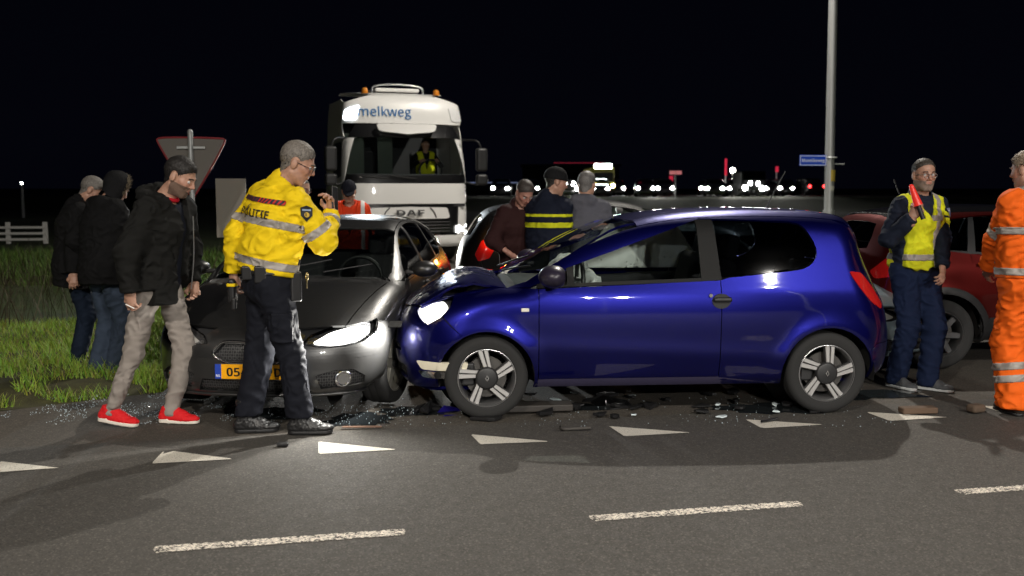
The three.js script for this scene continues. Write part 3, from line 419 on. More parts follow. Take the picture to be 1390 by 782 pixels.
class Mould {
  constructor(s) {
    this.s = s; const c = new THREE.CatmullRomCurve3(s.profile.map(p => V(p[0], p[1], 0)), true, 'centripetal'); const p = c.getPoints(s.n || 110); p.pop(); this.P = p.map(v => [v.x, v.y]);
    this.seg = this.P.map((a, i) => { const b = this.P[(i + 1) % this.P.length]; const ux = b[0] - a[0], uy = b[1] - a[1]; return [a[0], a[1], ux, uy, 1 / (ux * ux + uy * uy + 1e-12)]; });
    const k = s.section; this.w = y => { let i = 0; while (i < k.length - 2 && y > k[i + 1][0]) i++; const p0 = k[Math.max(i - 1, 0)], p1 = k[i], p2 = k[i + 1], p3 = k[Math.min(i + 2, k.length - 1)], h = p2[0] - p1[0], t = clamp((y - p1[0]) / h, -0.5, 1.5), m1 = (p2[1] - p0[1]) / (p2[0] - p0[0] || 1) * h, m2 = (p3[1] - p1[1]) / (p3[0] - p1[0] || 1) * h; const t2 = t * t, t3 = t2 * t; return (2 * t3 - 3 * t2 + 1) * p1[1] + (t3 - 2 * t2 + t) * m1 + (-2 * t3 + 3 * t2) * p2[1] + (t3 - t2) * m2; };
  }
  poly(x, y) {
    let d = 1e9, inside = false;
    for (const s of this.seg) {
      const qx = x - s[0], qy = y - s[1], t = clamp((qx * s[2] + qy * s[3]) * s[4], 0, 1), ax = qx - s[2] * t, ay = qy - s[3] * t, e = ax * ax + ay * ay; if (e < d) d = e;
      const y2 = s[1] + s[3]; if ((s[1] > y) !== (y2 > y) && x < s[0] + s[2] * (y - s[1]) / s[3]) inside = !inside;
    }
    d = Math.sqrt(d); return inside ? -d : d;
  }
  F(x, y, z) {
    const s = this.s; z = Math.abs(z); const u = Math.min(z / s.W, 1.25), u2 = u * u, wf = sstep(s.bf[0], s.bf[1], x), wr = sstep(-s.br[0], -s.br[1], -x);
    const d1 = this.poly(x + (s.cf * wf - s.cr * wr) * u2 * (0.35 + 0.65 * u2), y + s.crown * u2 * sstep(0.55, 0.95, y));
    let hw = this.w(y) - s.tf * sstep(s.a * 0.4, s.a * 1.9, x) - s.tr * sstep(s.a * 0.4, s.a * 1.9, -x);
    const y0 = y - s.R; for (const wx of [s.a, -s.a]) { const r = Math.sqrt((x - wx) ** 2 + y0 * y0); hw += s.flare * Math.exp(-(((r - s.ra) / 0.07) ** 2)); }
    if (s.crease) hw += 0.007 * Math.exp(-(((y - s.crease - 0.05 * x) / 0.07) ** 2)) * (y < 1 ? 1 : 0);
    return smax(d1, (z - hw) * 0.93, s.rad);
  }
  normal(p) { const e = 0.004, F = this.F.bind(this), { x, y, z } = p; const a = F(x + e, y - e, z - e), b = F(x - e, y - e, z + e), c = F(x - e, y + e, z - e), d = F(x + e, y + e, z + e); return V(a - b - c + d, -a - b + c + d, -a + b - c + d).normalize(); }
  ray(o, d, t0, t1) { let a = t0, b = t1; for (let i = 0; i < 17; i++) { const m = (a + b) / 2; if (this.F(o.x + d.x * m, o.y + d.y * m, o.z + d.z * m) < 0) a = m; else b = m; } return V(o.x + d.x * a, o.y + d.y * a, o.z + d.z * a); }
  S(x, y) { return this.ray(V(x, y, 0), V(0, 0, 1), 0.02, 1.3); }
  T(x, z) { return this.ray(V(x, 0.4, z), V(0, 1, 0), 0, this.s.topY || 1.6); }
  W(deg, y) { const t = R(deg); return this.ray(V(this.s.af, y, 0), V(Math.cos(t), 0, Math.sin(t)), 0.02, 2.5); }
  B(deg, y) { const t = R(deg); return this.ray(V(this.s.ar, y, 0), V(-Math.cos(t), 0, Math.sin(t)), 0.02, 2.5); }
  uv(kind, p) { return kind === 'side' ? [p.x, p.y] : kind === 'top' ? [p.x, p.z] : kind === 'front' ? [Math.atan2(p.z, p.x - this.s.af) * 0.8, p.y] : [Math.atan2(p.z, this.s.ar - p.x) * 0.8, p.y]; }
  pt(kind, u, v) { return kind === 'side' ? this.S(u, v) : kind === 'top' ? this.T(u, v) : kind === 'front' ? this.W(u / 0.8 / R(1), v) : this.B(u / 0.8 / R(1), v); }
  panel(kind, pts, o = {}) {
    const edge = o.edge || this.s.edge || 0.06, toUV = l => { let q = l.map(p => new THREE.Vector2(...this.uv(kind, p))); if (o.round) q = roundPoly(q, o.round); return q; };
    const dens = l => { const r = []; l.forEach((a, i) => { const b = l[(i + 1) % l.length], n = Math.max(1, Math.ceil(a.distanceTo(b) / edge)); for (let k = 0; k < n; k++) r.push(a.clone().lerp(b, k / n)); }); return r; };
    let out = dens(toUV(pts)); if (THREE.ShapeUtils.isClockWise(out)) out.reverse();
    const holes = (o.holes || []).map(h => { const q = dens(h.uv || toUV(h)); if (!THREE.ShapeUtils.isClockWise(q)) q.reverse(); return q; });
    let vs = [out, ...holes].flat(), tri = THREE.ShapeUtils.triangulateShape(out, holes);
    for (let pass = 0; pass < 7; pass++) {
      const mid = new Map(), nt = []; let any = false;
      const cut = (a, b) => { if (vs[a].distanceTo(vs[b]) <= edge * 1.15) return -1; const k = a < b ? a * 1e6 + b : b * 1e6 + a; if (!mid.has(k)) { mid.set(k, vs.length); vs.push(vs[a].clone().add(vs[b]).multiplyScalar(0.5)); } any = true; return mid.get(k); };
      for (const [a, b, c] of tri) {
        const m = [cut(a, b), cut(b, c), cut(c, a)], n = m.filter(v => v >= 0).length;
        if (n === 0) nt.push([a, b, c]); else if (n === 3) nt.push([a, m[0], m[2]], [m[0], b, m[1]], [m[2], m[1], c], [m[0], m[1], m[2]]);
        else { let q = [a, b, c], e = m.slice(); while (!(n === 1 ? e[0] >= 0 : e[2] < 0)) { q.push(q.shift()); e.push(e.shift()); } if (n === 1) nt.push([q[0], e[0], q[2]], [e[0], q[1], q[2]]); else nt.push([e[0], q[1], e[1]], [q[0], e[0], e[1]], [q[0], e[1], q[2]]); }
      }
      tri = nt; if (!any) break;
    }
    const inset = o.inset || 0, dep = o.depth ?? 0.018, pos = [], nor = [], uvs = [], P = vs.map(v => { const p = this.pt(kind, v.x, v.y), n = this.normal(p); if (o.warp) o.warp(p, n); p.addScaledVector(n, -inset); return [p, n]; });
    const push = (i) => { const [p, n] = P[i]; pos.push(p.x, p.y, p.z); nor.push(n.x, n.y, n.z); uvs.push(vs[i].x, vs[i].y); };
    const t1 = V(), t2 = V();
    for (let [a, b, c] of tri) { t1.subVectors(P[b][0], P[a][0]); t2.subVectors(P[c][0], P[a][0]); t1.cross(t2); if (t1.dot(P[a][1]) < 0) [b, c] = [c, b]; push(a); push(b); push(c); }
    if (o.warp) { const g = new THREE.BufferGeometry(); g.setAttribute('position', new THREE.Float32BufferAttribute(pos, 3)); }
    if (dep) { let s = 0; for (const loop of [out, ...holes]) { const n = loop.length; for (let i = 0; i < n; i++) { const [p, a] = P[s + i], [q, b] = P[s + (i + 1) % n], p2 = p.clone().addScaledVector(a, -dep), q2 = q.clone().addScaledVector(b, -dep); const nn = q.clone().sub(p).cross(a).normalize(); for (const v of [p, p2, q, q, p2, q2]) { pos.push(v.x, v.y, v.z); nor.push(nn.x, nn.y, nn.z); uvs.push(0, 0); } } s += n; } }
    const g = new THREE.BufferGeometry(); g.setAttribute('position', new THREE.Float32BufferAttribute(pos, 3)); g.setAttribute('normal', new THREE.Float32BufferAttribute(nor, 3)); g.setAttribute('uv', new THREE.Float32BufferAttribute(uvs, 2)); return g;
  }
}
const flip = g => { g = g.clone(); const p = g.attributes.position, n = g.attributes.normal; for (let i = 0; i < p.count; i++) { p.setZ(i, -p.getZ(i)); n.setZ(i, -n.getZ(i)); } for (let i = 0; i < p.count; i += 3) for (const a of Object.values(g.attributes)) { const k = a.itemSize, A = a.array; for (let j = 0; j < k; j++) { const t = A[(i + 1) * k + j]; A[(i + 1) * k + j] = A[(i + 2) * k + j]; A[(i + 2) * k + j] = t; } } return g; };
const mirrorPts = h => [...h, ...h.slice().reverse().map(p => V(p.x, p.y, -p.z))];
function both(name, g, m, parent) { return [mesh(name, g, m, parent), mesh(name, flip(plain(g)), m, parent)]; }
function wheel(parent, name, x, y, z, side, o) { // outward = side
  const g = new THREE.Group(); g.name = name; parent.add(g); g.position.set(x, y, z); g.rotation.y = (side > 0 ? 0 : Math.PI) + (o.steer || 0); g.rotation.z = o.spin || 0; // local +z outward
  const { R: Rt, w, r } = o, h = w / 2, lz = (pts, n = 48) => { const l = new THREE.LatheGeometry(pts.map(p => new THREE.Vector2(p[0], p[1])), n); l.rotateX(Math.PI / 2); return l; };
  mesh('tyre', lz([[r - 0.005, -h * 0.8], [r + 0.01, -h * 0.95], [Rt - 0.03, -h], [Rt - 0.008, -h * 0.85], [Rt, -h * 0.6], [Rt, -h * 0.3], [Rt - 0.006, -h * 0.28], [Rt - 0.006, -h * 0.22], [Rt, -h * 0.2], [Rt, h * 0.2], [Rt - 0.006, h * 0.22], [Rt - 0.006, h * 0.28], [Rt, h * 0.3], [Rt, h * 0.6], [Rt - 0.008, h * 0.85], [Rt - 0.03, h], [Rt - 0.045, h * 0.985], [r + 0.02, h * 0.99], [r + 0.008, h * 0.93], [r - 0.004, h * 0.86]], 56), M.tyre, g);
  const rim = mesh('rim', lz([[r - 0.002, h * 0.9], [r + 0.004, h * 0.9], [r + 0.004, h * 0.84], [r - 0.012, h * 0.78], [r - 0.02, h * 0.3], [r - 0.03, -h * 0.8], [r - 0.0, -h * 0.85]], 56), o.rimMat || M.alloy, g);
  mesh('brake_disc', [cyl(r * 0.72, r * 0.72, 0.02, 32, 0, 0, h * 0.05, Math.PI / 2), cyl(0.07, 0.07, 0.06, 20, 0, 0, h * 0.2, Math.PI / 2)], std([0.1, 0.095, 0.09], 0.45, { metalness: 0.7 }), g);
  mesh('caliper', rbox(0.09, 0.16, 0.05, 0.015, -r * 0.62, 0.02, h * 0.1), M.darkAlloy, g);
  const ext = (sh, d, b = 0.004) => new THREE.ExtrudeGeometry(sh, { depth: d, bevelEnabled: true, bevelSize: b, bevelThickness: b, bevelSegments: 1, curveSegments: 6 });
  for (let i = 0; i < (o.n || 5); i++) {
    const a = i * 2 * Math.PI / (o.n || 5) + (o.phase || 0);
    if (o.style === 'twin') { // dark triangular spoke faced with two bright twisted blades
      const P = (rad, t) => [rad * r * Math.cos(a + t), rad * r * Math.sin(a + t)], sh = (q) => { const s = new THREE.Shape(); q.forEach((p, k) => k ? s.lineTo(...p) : s.moveTo(...p)); return s; };
      const base = mesh('spoke', put(ext(sh([P(0.3, -0.55), P(0.98, -0.05), P(0.985, 0.36), P(0.3, 0.35)]), 0.012), 0, 0, h * 0.52), M.darkAlloy, g);
      for (const q of [[P(0.4, -0.36), P(0.965, -0.01), P(0.97, 0.105), P(0.4, -0.12)], [P(0.4, 0.04), P(0.97, 0.19), P(0.965, 0.32), P(0.4, 0.27)]]) mesh('blade', put(ext(sh(q), 0.008, 0.003), 0, 0, h * 0.52 + 0.02), o.face || M.alloy, base);
    } else if (o.style === 'five') {
      const P = (rad, w2) => { const c = Math.cos(a), s = Math.sin(a); return [rad * c - w2 * s, rad * s + w2 * c]; }, s = new THREE.Shape(); [P(0.03, -0.04), P(r * 0.6, -0.028), P(r * 0.97, -0.042), P(r * 0.98, 0.042), P(r * 0.6, 0.028), P(0.03, 0.04)].forEach((p, k) => k ? s.lineTo(...p) : s.moveTo(...p));
      mesh('spoke', put(ext(s, 0.02, 0.006), 0, 0, h * 0.45), o.face || M.alloy, g);
    } else { const P = (rad, w2) => { const c = Math.cos(a), s = Math.sin(a); return [rad * c - w2 * s, rad * s + w2 * c]; }, s = new THREE.Shape(); [P(0.03, -0.03), P(r * 0.97, -0.02), P(r * 0.97, 0.02), P(0.03, 0.03)].forEach((p, k) => k ? s.lineTo(...p) : s.moveTo(...p)); mesh('spoke', put(ext(s, 0.02, 0.005), 0, 0, h * 0.45), o.face || M.alloy, g); }
  }
  const cap = mesh('hub_cap', put(new THREE.LatheGeometry([[0.001, 0.016], [o.hub * 0.8, 0.014], [o.hub, 0.004], [o.hub, -0.02]].map(p => new THREE.Vector2(...p)), 28), 0, 0, h * 0.52 + 0.03, Math.PI / 2), o.hubMat || M.darkAlloy, g);
  if (o.badge) mesh('emblem', put(o.badge(), 0, 0, h * 0.52 + 0.047), M.chrome, cap);
  return g;
}
function diamond() { const s = new THREE.Shape(); s.moveTo(0, 0.022); s.lineTo(0.015, 0); s.lineTo(0, -0.022); s.lineTo(-0.015, 0); const k = new THREE.Path(); k.moveTo(0, 0.01); k.lineTo(-0.006, 0); k.lineTo(0, -0.01); k.lineTo(0.006, 0); s.holes.push(k); return new THREE.ExtrudeGeometry(s, { depth: 0.003, bevelEnabled: false }); }
const arcPts = (b, cx, cy, r, a0, a1, n = 14) => Array.from({ length: n + 1 }, (_, i) => { const a = R(lerp(a0, a1, i / n)); return b.S(cx + r * Math.cos(a), cy + r * Math.sin(a)); });
const rangePts = (a, b, n, f) => Array.from({ length: n + 1 }, (_, i) => f(lerp(a, b, i / n)));
function seatRow(parent, x, list, m) { for (const z of list) { const o = mesh('car_seat', [rbox(0.5, 0.16, 0.48, 0.06, x + 0.05, 0.46, z), rbox(0.15, 0.62, 0.47, 0.06, x - 0.27, 0.78, z, 0, 0, 0.25), rbox(0.09, 0.19, 0.26, 0.04, x - 0.4, 1.16, z, 0, 0, 0.2)], m, parent); } }
function carBody(T, s) { // s: the spec; builds the panels shared by all cars and returns the mould and its corner points
  const b = new Mould(s), P = s.paint, { a, R: Rw, ra } = s;
  const beltY = x => { const l = s.belt; let i = 0; while (i < l.length - 2 && x < l[i + 1][0]) i++; return lerp(l[i][1], l[i + 1][1], clamp((x - l[i][0]) / (l[i + 1][0] - l[i][0]), 0, 1)); };
  const zh = x => lerp(s.hoodZ[0], s.hoodZ[1], (x - s.cowl) / (s.hoodX - s.cowl)), zc = x => { const l = s.rail; let i = 0; while (i < l.length - 2 && x < l[i + 1][0]) i++; return lerp(l[i][1], l[i + 1][1], clamp((x - l[i][0]) / (l[i + 1][0] - l[i][0]), 0, 1)); };
  const hoodFront = z => s.hoodX + s.hoodBow * (1 - (z / s.hoodZ[1]) ** 2);
  const Ab = b.T(s.cowl, zh(s.cowl)), archA = (yb) => Math.asin(clamp((yb - Rw) / ra, -1, 1)) / R(1), af = archA(s.sillB);
  const dx0 = s.doors[0], dx1 = s.doors[s.doors.length - 1], hl = s.lamp(b), g = 0.003;
  // front wing
  both('front_wing', b.panel('side', [b.S(dx0 + g, s.sillT), b.S(dx0 + g, beltY(dx0)), Ab, ...rangePts(s.cowl - 0.02, s.hoodX, 8, x => b.T(x, zh(x) + g)), ...hl.wing, ...arcPts(b, a, Rw, ra, s.bumpA, 180 - af), b.S(a - ra * Math.cos(R(af)), s.sillB), b.S(dx0 + g, s.sillB)]), P, T);
  // doors
  for (let i = 0; i < s.doors.length - 1; i++) {
    const x0 = s.doors[i] - g, x1 = s.doors[i + 1] + g, top = rangePts(x0, x1, 6, x => b.S(x, beltY(x))); let lo = [b.S(x1, s.sillT + g), b.S(x0, s.sillT + g)];
    if (s.rearCut && i === s.doors.length - 2) lo = [b.S(x1, Rw + ra * 0.75), ...arcPts(b, -a, Rw, ra + 0.05, 60, 12, 5), b.S(-a + ra + 0.06, s.sillT + g), b.S(x0, s.sillT + g)];
    const D = both('door', b.panel('side', [...top, ...lo], { depth: 0.03 }), P, T);
    const hx = x1 + (s.handleX ?? 0.13), hy = beltY(x1) - (s.handleY ?? 0.1), hp = b.S(hx, hy);
    D.forEach((d, k) => { const sg = k ? -1 : 1; if (s.handle) s.handle(d, hp, sg); else mesh('door_handle', rbox(0.19, 0.03, 0.03, 0.012, hp.x, hp.y, sg * (hp.z + 0.014)), s.handleMat || P, d); });
  }
  both('sill', b.panel('side', [b.S(dx0, s.sillT - g), b.S(dx1 + (s.rearCut ? 0.1 : 0), s.sillT - g), b.S(-a + ra * Math.cos(R(af)), s.sillB), b.S(a - ra * Math.cos(R(af)), s.sillB)].filter(Boolean), {}), s.sillMat || P, T);
  // quarter panel, roof rail and screen pillar in one
  both('side_frame', b.panel('side', [b.S(dx1 - g, s.sillB + 0.001), ...(s.rearCut ? [] : [b.S(-a + ra * Math.cos(R(af)), s.sillB + 0.001)]), ...arcPts(b, -a, Rw, ra, s.rearCut ? 40 : af, 180 - s.bumpR), ...s.rearSeam.map(p => b.S(...p)), ...rangePts(s.roof[1], s.cowl, 18, x => b.T(x, zc(x) + g)), b.S(dx0 + 0.06, beltY(dx0) + 0.012), ...new THREE.CatmullRomCurve3(s.dlo.map(p => V(p[0], p[1], 0)), false, 'centripetal').getPoints(44).map(p => b.S(p.x, p.y)), b.S(dx1 - g, beltY(dx1))].filter((p, i) => !(s.rearCut && i === 0))), P, T);
  for (const [n, pts, m, ins] of s.windows) both(n, b.panel('side', pts.map(p => b.S(...p)), { inset: ins ?? 0.006, round: 0.02, depth: 0 }), m, T);
  for (const pts of s.pillars) both('window_trim', b.panel('side', pts.map(p => b.S(...p)), { inset: 0.004, depth: 0.02 }), s.trimMat || M.trim, T);
  // bonnet, windscreen, roof
  mesh('bonnet', b.panel('top', mirrorPts([b.T(s.cowl + 0.05, 0.001), ...rangePts(0.1, zh(s.cowl) - 0.03, 3, z => b.T(s.cowl + 0.05 - 0.05 * (z / 0.7) ** 2, z)), ...rangePts(s.cowl, s.hoodX, 8, x => b.T(x, zh(x) - g)), ...rangePts(zh(s.hoodX) - 0.02, 0.02, 6, z => b.T(hoodFront(z), z))]), { warp: s.hoodWarp, edge: s.hoodEdge }), P, T);
  const wsT = s.roof[0];
  mesh('windscreen', b.panel('top', mirrorPts([b.T(s.cowl - 0.03 + 0.05, 0.001), b.T(s.cowl - 0.03, 0.4), ...rangePts(s.cowl - 0.06, wsT + 0.02, 10, x => b.T(x, zc(x) - 0.012)), b.T(wsT + 0.05, 0.3), b.T(wsT + 0.06, 0.001)]), { inset: 0.006, depth: 0 }), s.screenMat || M.glass, T);
  for (const l of [[[0, 0.35], [0.1, 0.02], [0.2, -0.22]], [[0, -0.2], [0.1, -0.4], [0.18, -0.56]]]) mesh('wiper', tube(l.map(q => { const p = b.T(s.cowl - q[0], q[1]); return [p.x, p.y + 0.02, p.z]; }), 0.007, 12, 5), M.trim, T);
  mesh('roof', b.panel('top', mirrorPts([b.T(wsT + 0.05, 0.001), b.T(wsT + 0.045, 0.3), ...rangePts(wsT + 0.01, s.roof[1], 14, x => b.T(x, zc(x) - g)), b.T(s.roof[1] - 0.02, 0.25), b.T(s.roof[1] - 0.03, 0.001)])), s.roofMat || P, T);
  // rear: tailgate window, tailgate, lamps, bumper
  const rt = z => { const p = b.T(s.roof[1] - 0.008, z); return p; };
  const rs = s.rearSeam.map(p => b.S(...p)), rsTop = rs[rs.length - 1];
  const win = s.rearWin; mesh('rear_window', b.panel('rear', mirrorPts([b.B(0, win[1]), b.B(win[2] * 0.5, win[1]), b.B(win[2], win[1] - 0.02), b.B(win[2] + 1, (win[0] + win[1]) / 2), b.B(win[2] - 1, win[0] + 0.02), b.B(0, win[0])]), { inset: 0.004, depth: 0, round: 0.03 }), s.rearGlass || M.tint, T);
  const hole = mirrorPts([b.B(0, win[1]), b.B(win[2] * 0.5, win[1]), b.B(win[2], win[1] - 0.02), b.B(win[2] + 1, (win[0] + win[1]) / 2), b.B(win[2] - 1, win[0] + 0.02), b.B(0, win[0])]);
  mesh('tailgate', b.panel('rear', mirrorPts([rt(0.001), rt(0.25), rt(zc(s.roof[1]) - 0.02), ...rs.slice().reverse().map(p => V(p.x - g, p.y, p.z)), b.B(22, s.rearBumpY), b.B(0, s.rearBumpY)]), { holes: [hole] }), P, T);
  mesh('rear_bumper', b.panel('rear', mirrorPts([b.B(0, s.rearBumpY - g), b.B(22, s.rearBumpY - g), ...rs.slice(0, 1).map(p => V(p.x - g, p.y - 0.005, p.z)), ...arcPts(b, -a, Rw, ra, 180 - s.bumpR, 180 + 22, 6), b.B(60, s.under + 0.02), b.B(0, s.under + 0.02)])), s.bumperMat || P, T);
  both('tail_lamp', b.panel('side', s.tail.map(p => b.S(...p)), { inset: -0.006, round: 0.02, depth: 0.012 }), s.tailMat || M.redLens, T);
  // front bumper with its openings, headlamps
  const fb = mesh('front_bumper', b.panel('front', mirrorPts([...rangePts(0.001, zh(s.hoodX) - 0.03, 6, z => { const p = b.T(hoodFront(z), z); p.x += 0.004; return p; }).filter(p => Math.atan2(p.z, p.x - s.af) / R(1) < hl.inner), ...hl.under, ...arcPts(b, a, Rw, ra, s.bumpA, -22, 8), b.W(60, s.under), b.W(30, s.under), b.W(0, s.under)]), { holes: (s.openings || []).flatMap(o => o.both ? [o.pts.map(p => b.W(...p)), o.pts.map(p => b.W(-p[0], p[1]))] : [mirrorPts(o.pts.map(p => b.W(...p)))]) }), s.bumperMat || P, T);
  for (const o of s.openings || []) { const make = pts => { const f = mesh('grille_back', b.panel('front', pts, { inset: 0.045, depth: 0 }), M.rubber, fb); if (o.hex) { const G = [], poly = pts.map(p => b.uv('front', p)), inside = (u, v) => { let c = false; for (let i = 0, j = poly.length - 1; i < poly.length; j = i++) if ((poly[i][1] > v) !== (poly[j][1] > v) && u < (poly[j][0] - poly[i][0]) * (v - poly[i][1]) / (poly[j][1] - poly[i][1]) + poly[i][0]) c = !c; return c; }; const xs = poly.map(p => p[0]), ys = poly.map(p => p[1]), hx = o.hex; for (let r2 = 0, v = Math.min(...ys); v < Math.max(...ys); v += hx * 0.86, r2++) for (let u = Math.min(...xs) + (r2 % 2) * hx / 2; u < Math.max(...xs); u += hx) { if (!inside(u, v)) continue; const p = b.pt('front', u, v), n = b.normal(p), rg = new THREE.RingGeometry(hx * 0.42, hx * 0.56, 6, 1, Math.PI / 6); rg.applyQuaternion(new THREE.Quaternion().setFromUnitVectors(V(0, 0, 1), n)); p.addScaledVector(n, -0.018); rg.translate(p.x, p.y, p.z); G.push(rg); } mesh('honeycomb_grille', merge(G), M.mesh, f); } if (o.bars) for (let k = 1; k <= o.bars; k++) { const y = lerp(Math.min(...pts.map(p => p.y)), Math.max(...pts.map(p => p.y)), k / (o.bars + 1)), q = pts.filter(p => true).map(p => Math.atan2(p.z, p.x - s.af) / R(1)), m0 = Math.min(...q) * 0.93, m1 = Math.max(...q) * 0.93; mesh('grille_bar', tube(rangePts(m0, m1, 8, t => { const p = b.W(t, y), n = b.normal(p); p.addScaledVector(n, -0.015); return [p.x, p.y, p.z]; }), 0.008, 16, 6), o.barMat || M.trim, f); } }; if (o.both) { make(o.pts.map(p => b.W(...p))); make(o.pts.map(p => b.W(-p[0], p[1]))); } else make(mirrorPts(o.pts.map(p => b.W(...p)))); }
  const lamps = [];
  for (const sg of [1, -1]) {
    const pts = hl.pts.map(p => V(p.x, p.y, sg * p.z)), ho = mesh('headlamp', b.panel('front', pts, { inset: 0.04, depth: -0.035, edge: 0.03 }), M.housing, T);
    const lit = s.lit && s.lit.includes(sg); const rp = hl.glow.map(p => V(p.x, p.y, sg * p.z)); mesh('reflector', b.panel('front', rp, { inset: 0.025, depth: 0.02, round: 0.03, edge: 0.03 }), lit ? s.litMat || M.lit : M.reflector, ho);
    mesh('lens', b.panel('front', pts, { inset: 0.002, depth: 0, edge: 0.03 }), M.clear, ho); lamps.push(ho);
  }
  // inside: floor, door linings, wheel housings
  const bb = b.P.reduce((q, p) => [Math.min(q[0], p[0]), Math.max(q[1], p[0])], [9, -9]);
  mesh('inner_shell', nets((x, y, z) => { const f = b.F(x, y, z); let d = Math.max(f + 0.04, -(f + 0.10)); d = Math.max(d, y - (x > s.cowl - 0.02 || x < s.roof[1] + 0.1 ? 0.84 : Math.min(beltY(x) - 0.05, 0.9))); for (const wx of [a, -a]) d = Math.max(d, -Math.max(hyp(x - wx, y - Rw) - ra - 0.02, 0.4 - Math.abs(z))); return d; }, [bb[0] - 0.1, 0.05, -1, bb[1] + 0.1, 1.1, 1], s.coarse ? 0.06 : 0.04), M.cabin, T);
  for (const wx of [a, -a]) both('wheel_housing', new THREE.CylinderGeometry(ra + 0.015, ra + 0.015, 0.42, 28, 1, true, Math.PI * 0.45, Math.PI * 1.1).rotateX(Math.PI / 2).translate(wx, Rw, 0.56), M.rubber, T), both('wheel_housing_wall', put(new THREE.CircleGeometry(ra + 0.02, 28), wx, Rw + 0.02, 0.37), M.rubber, T);
  return { b, Ab, beltY, zc, lamps, fb };
}
function mirrorPair(T, p, m, w = 0.2, h = 0.13) { for (const sg of [-1, 1]) { const o = mesh('door_mirror', nets((x, y, z) => { const d = ell(x, y, z, 0.02, 0, 0, 0.1, h * 0.55, w * 0.55); return smax(d, -x - 0.06, 0.015); }, [-0.12, -0.12, -0.16, 0.16, 0.12, 0.16], 0.012), m, T); o.position.set(p.x, p.y, sg * p.z); mesh('mirror_glass', put(new THREE.CircleGeometry(1, 24).scale(w * 0.44, h * 0.42, 1), -0.063, 0, 0, 0, -Math.PI / 2), M.chrome, o); mesh('mirror_arm', rbox(0.07, 0.035, 0.14, 0.014, 0.02, -0.03, -sg * 0.1), M.trim, o); } }
function plate(parent, x, y, z, ry, txt, rz = 0) {
  const p = mesh('number_plate', rbox(0.52, 0.115, 0.012, 0.005), std([0.02, 0.02, 0.02], 0.6), parent); p.position.set(x, y, z); p.rotation.y = ry; p.rotation.z = rz;
  mesh('plate_face', put(new THREE.PlaneGeometry(0.51, 0.107), 0, 0, 0.009), new THREE.MeshStandardMaterial({ roughness: 0.45, map: print(512, 112, (c, w, h) => { c.fillStyle = '#f2a900'; c.fillRect(0, 0, w, h); c.fillStyle = '#2343a8'; c.fillRect(0, 0, 44, h); c.fillStyle = '#e8e8e8'; c.font = 'bold 26px sans-serif'; c.textAlign = 'center'; c.fillText('NL', 22, 98); c.fillStyle = '#171310'; c.font = 'bold 92px sans-serif'; c.textBaseline = 'middle'; c.fillText(txt, 278, 60); }) }), p);
  return p;
}
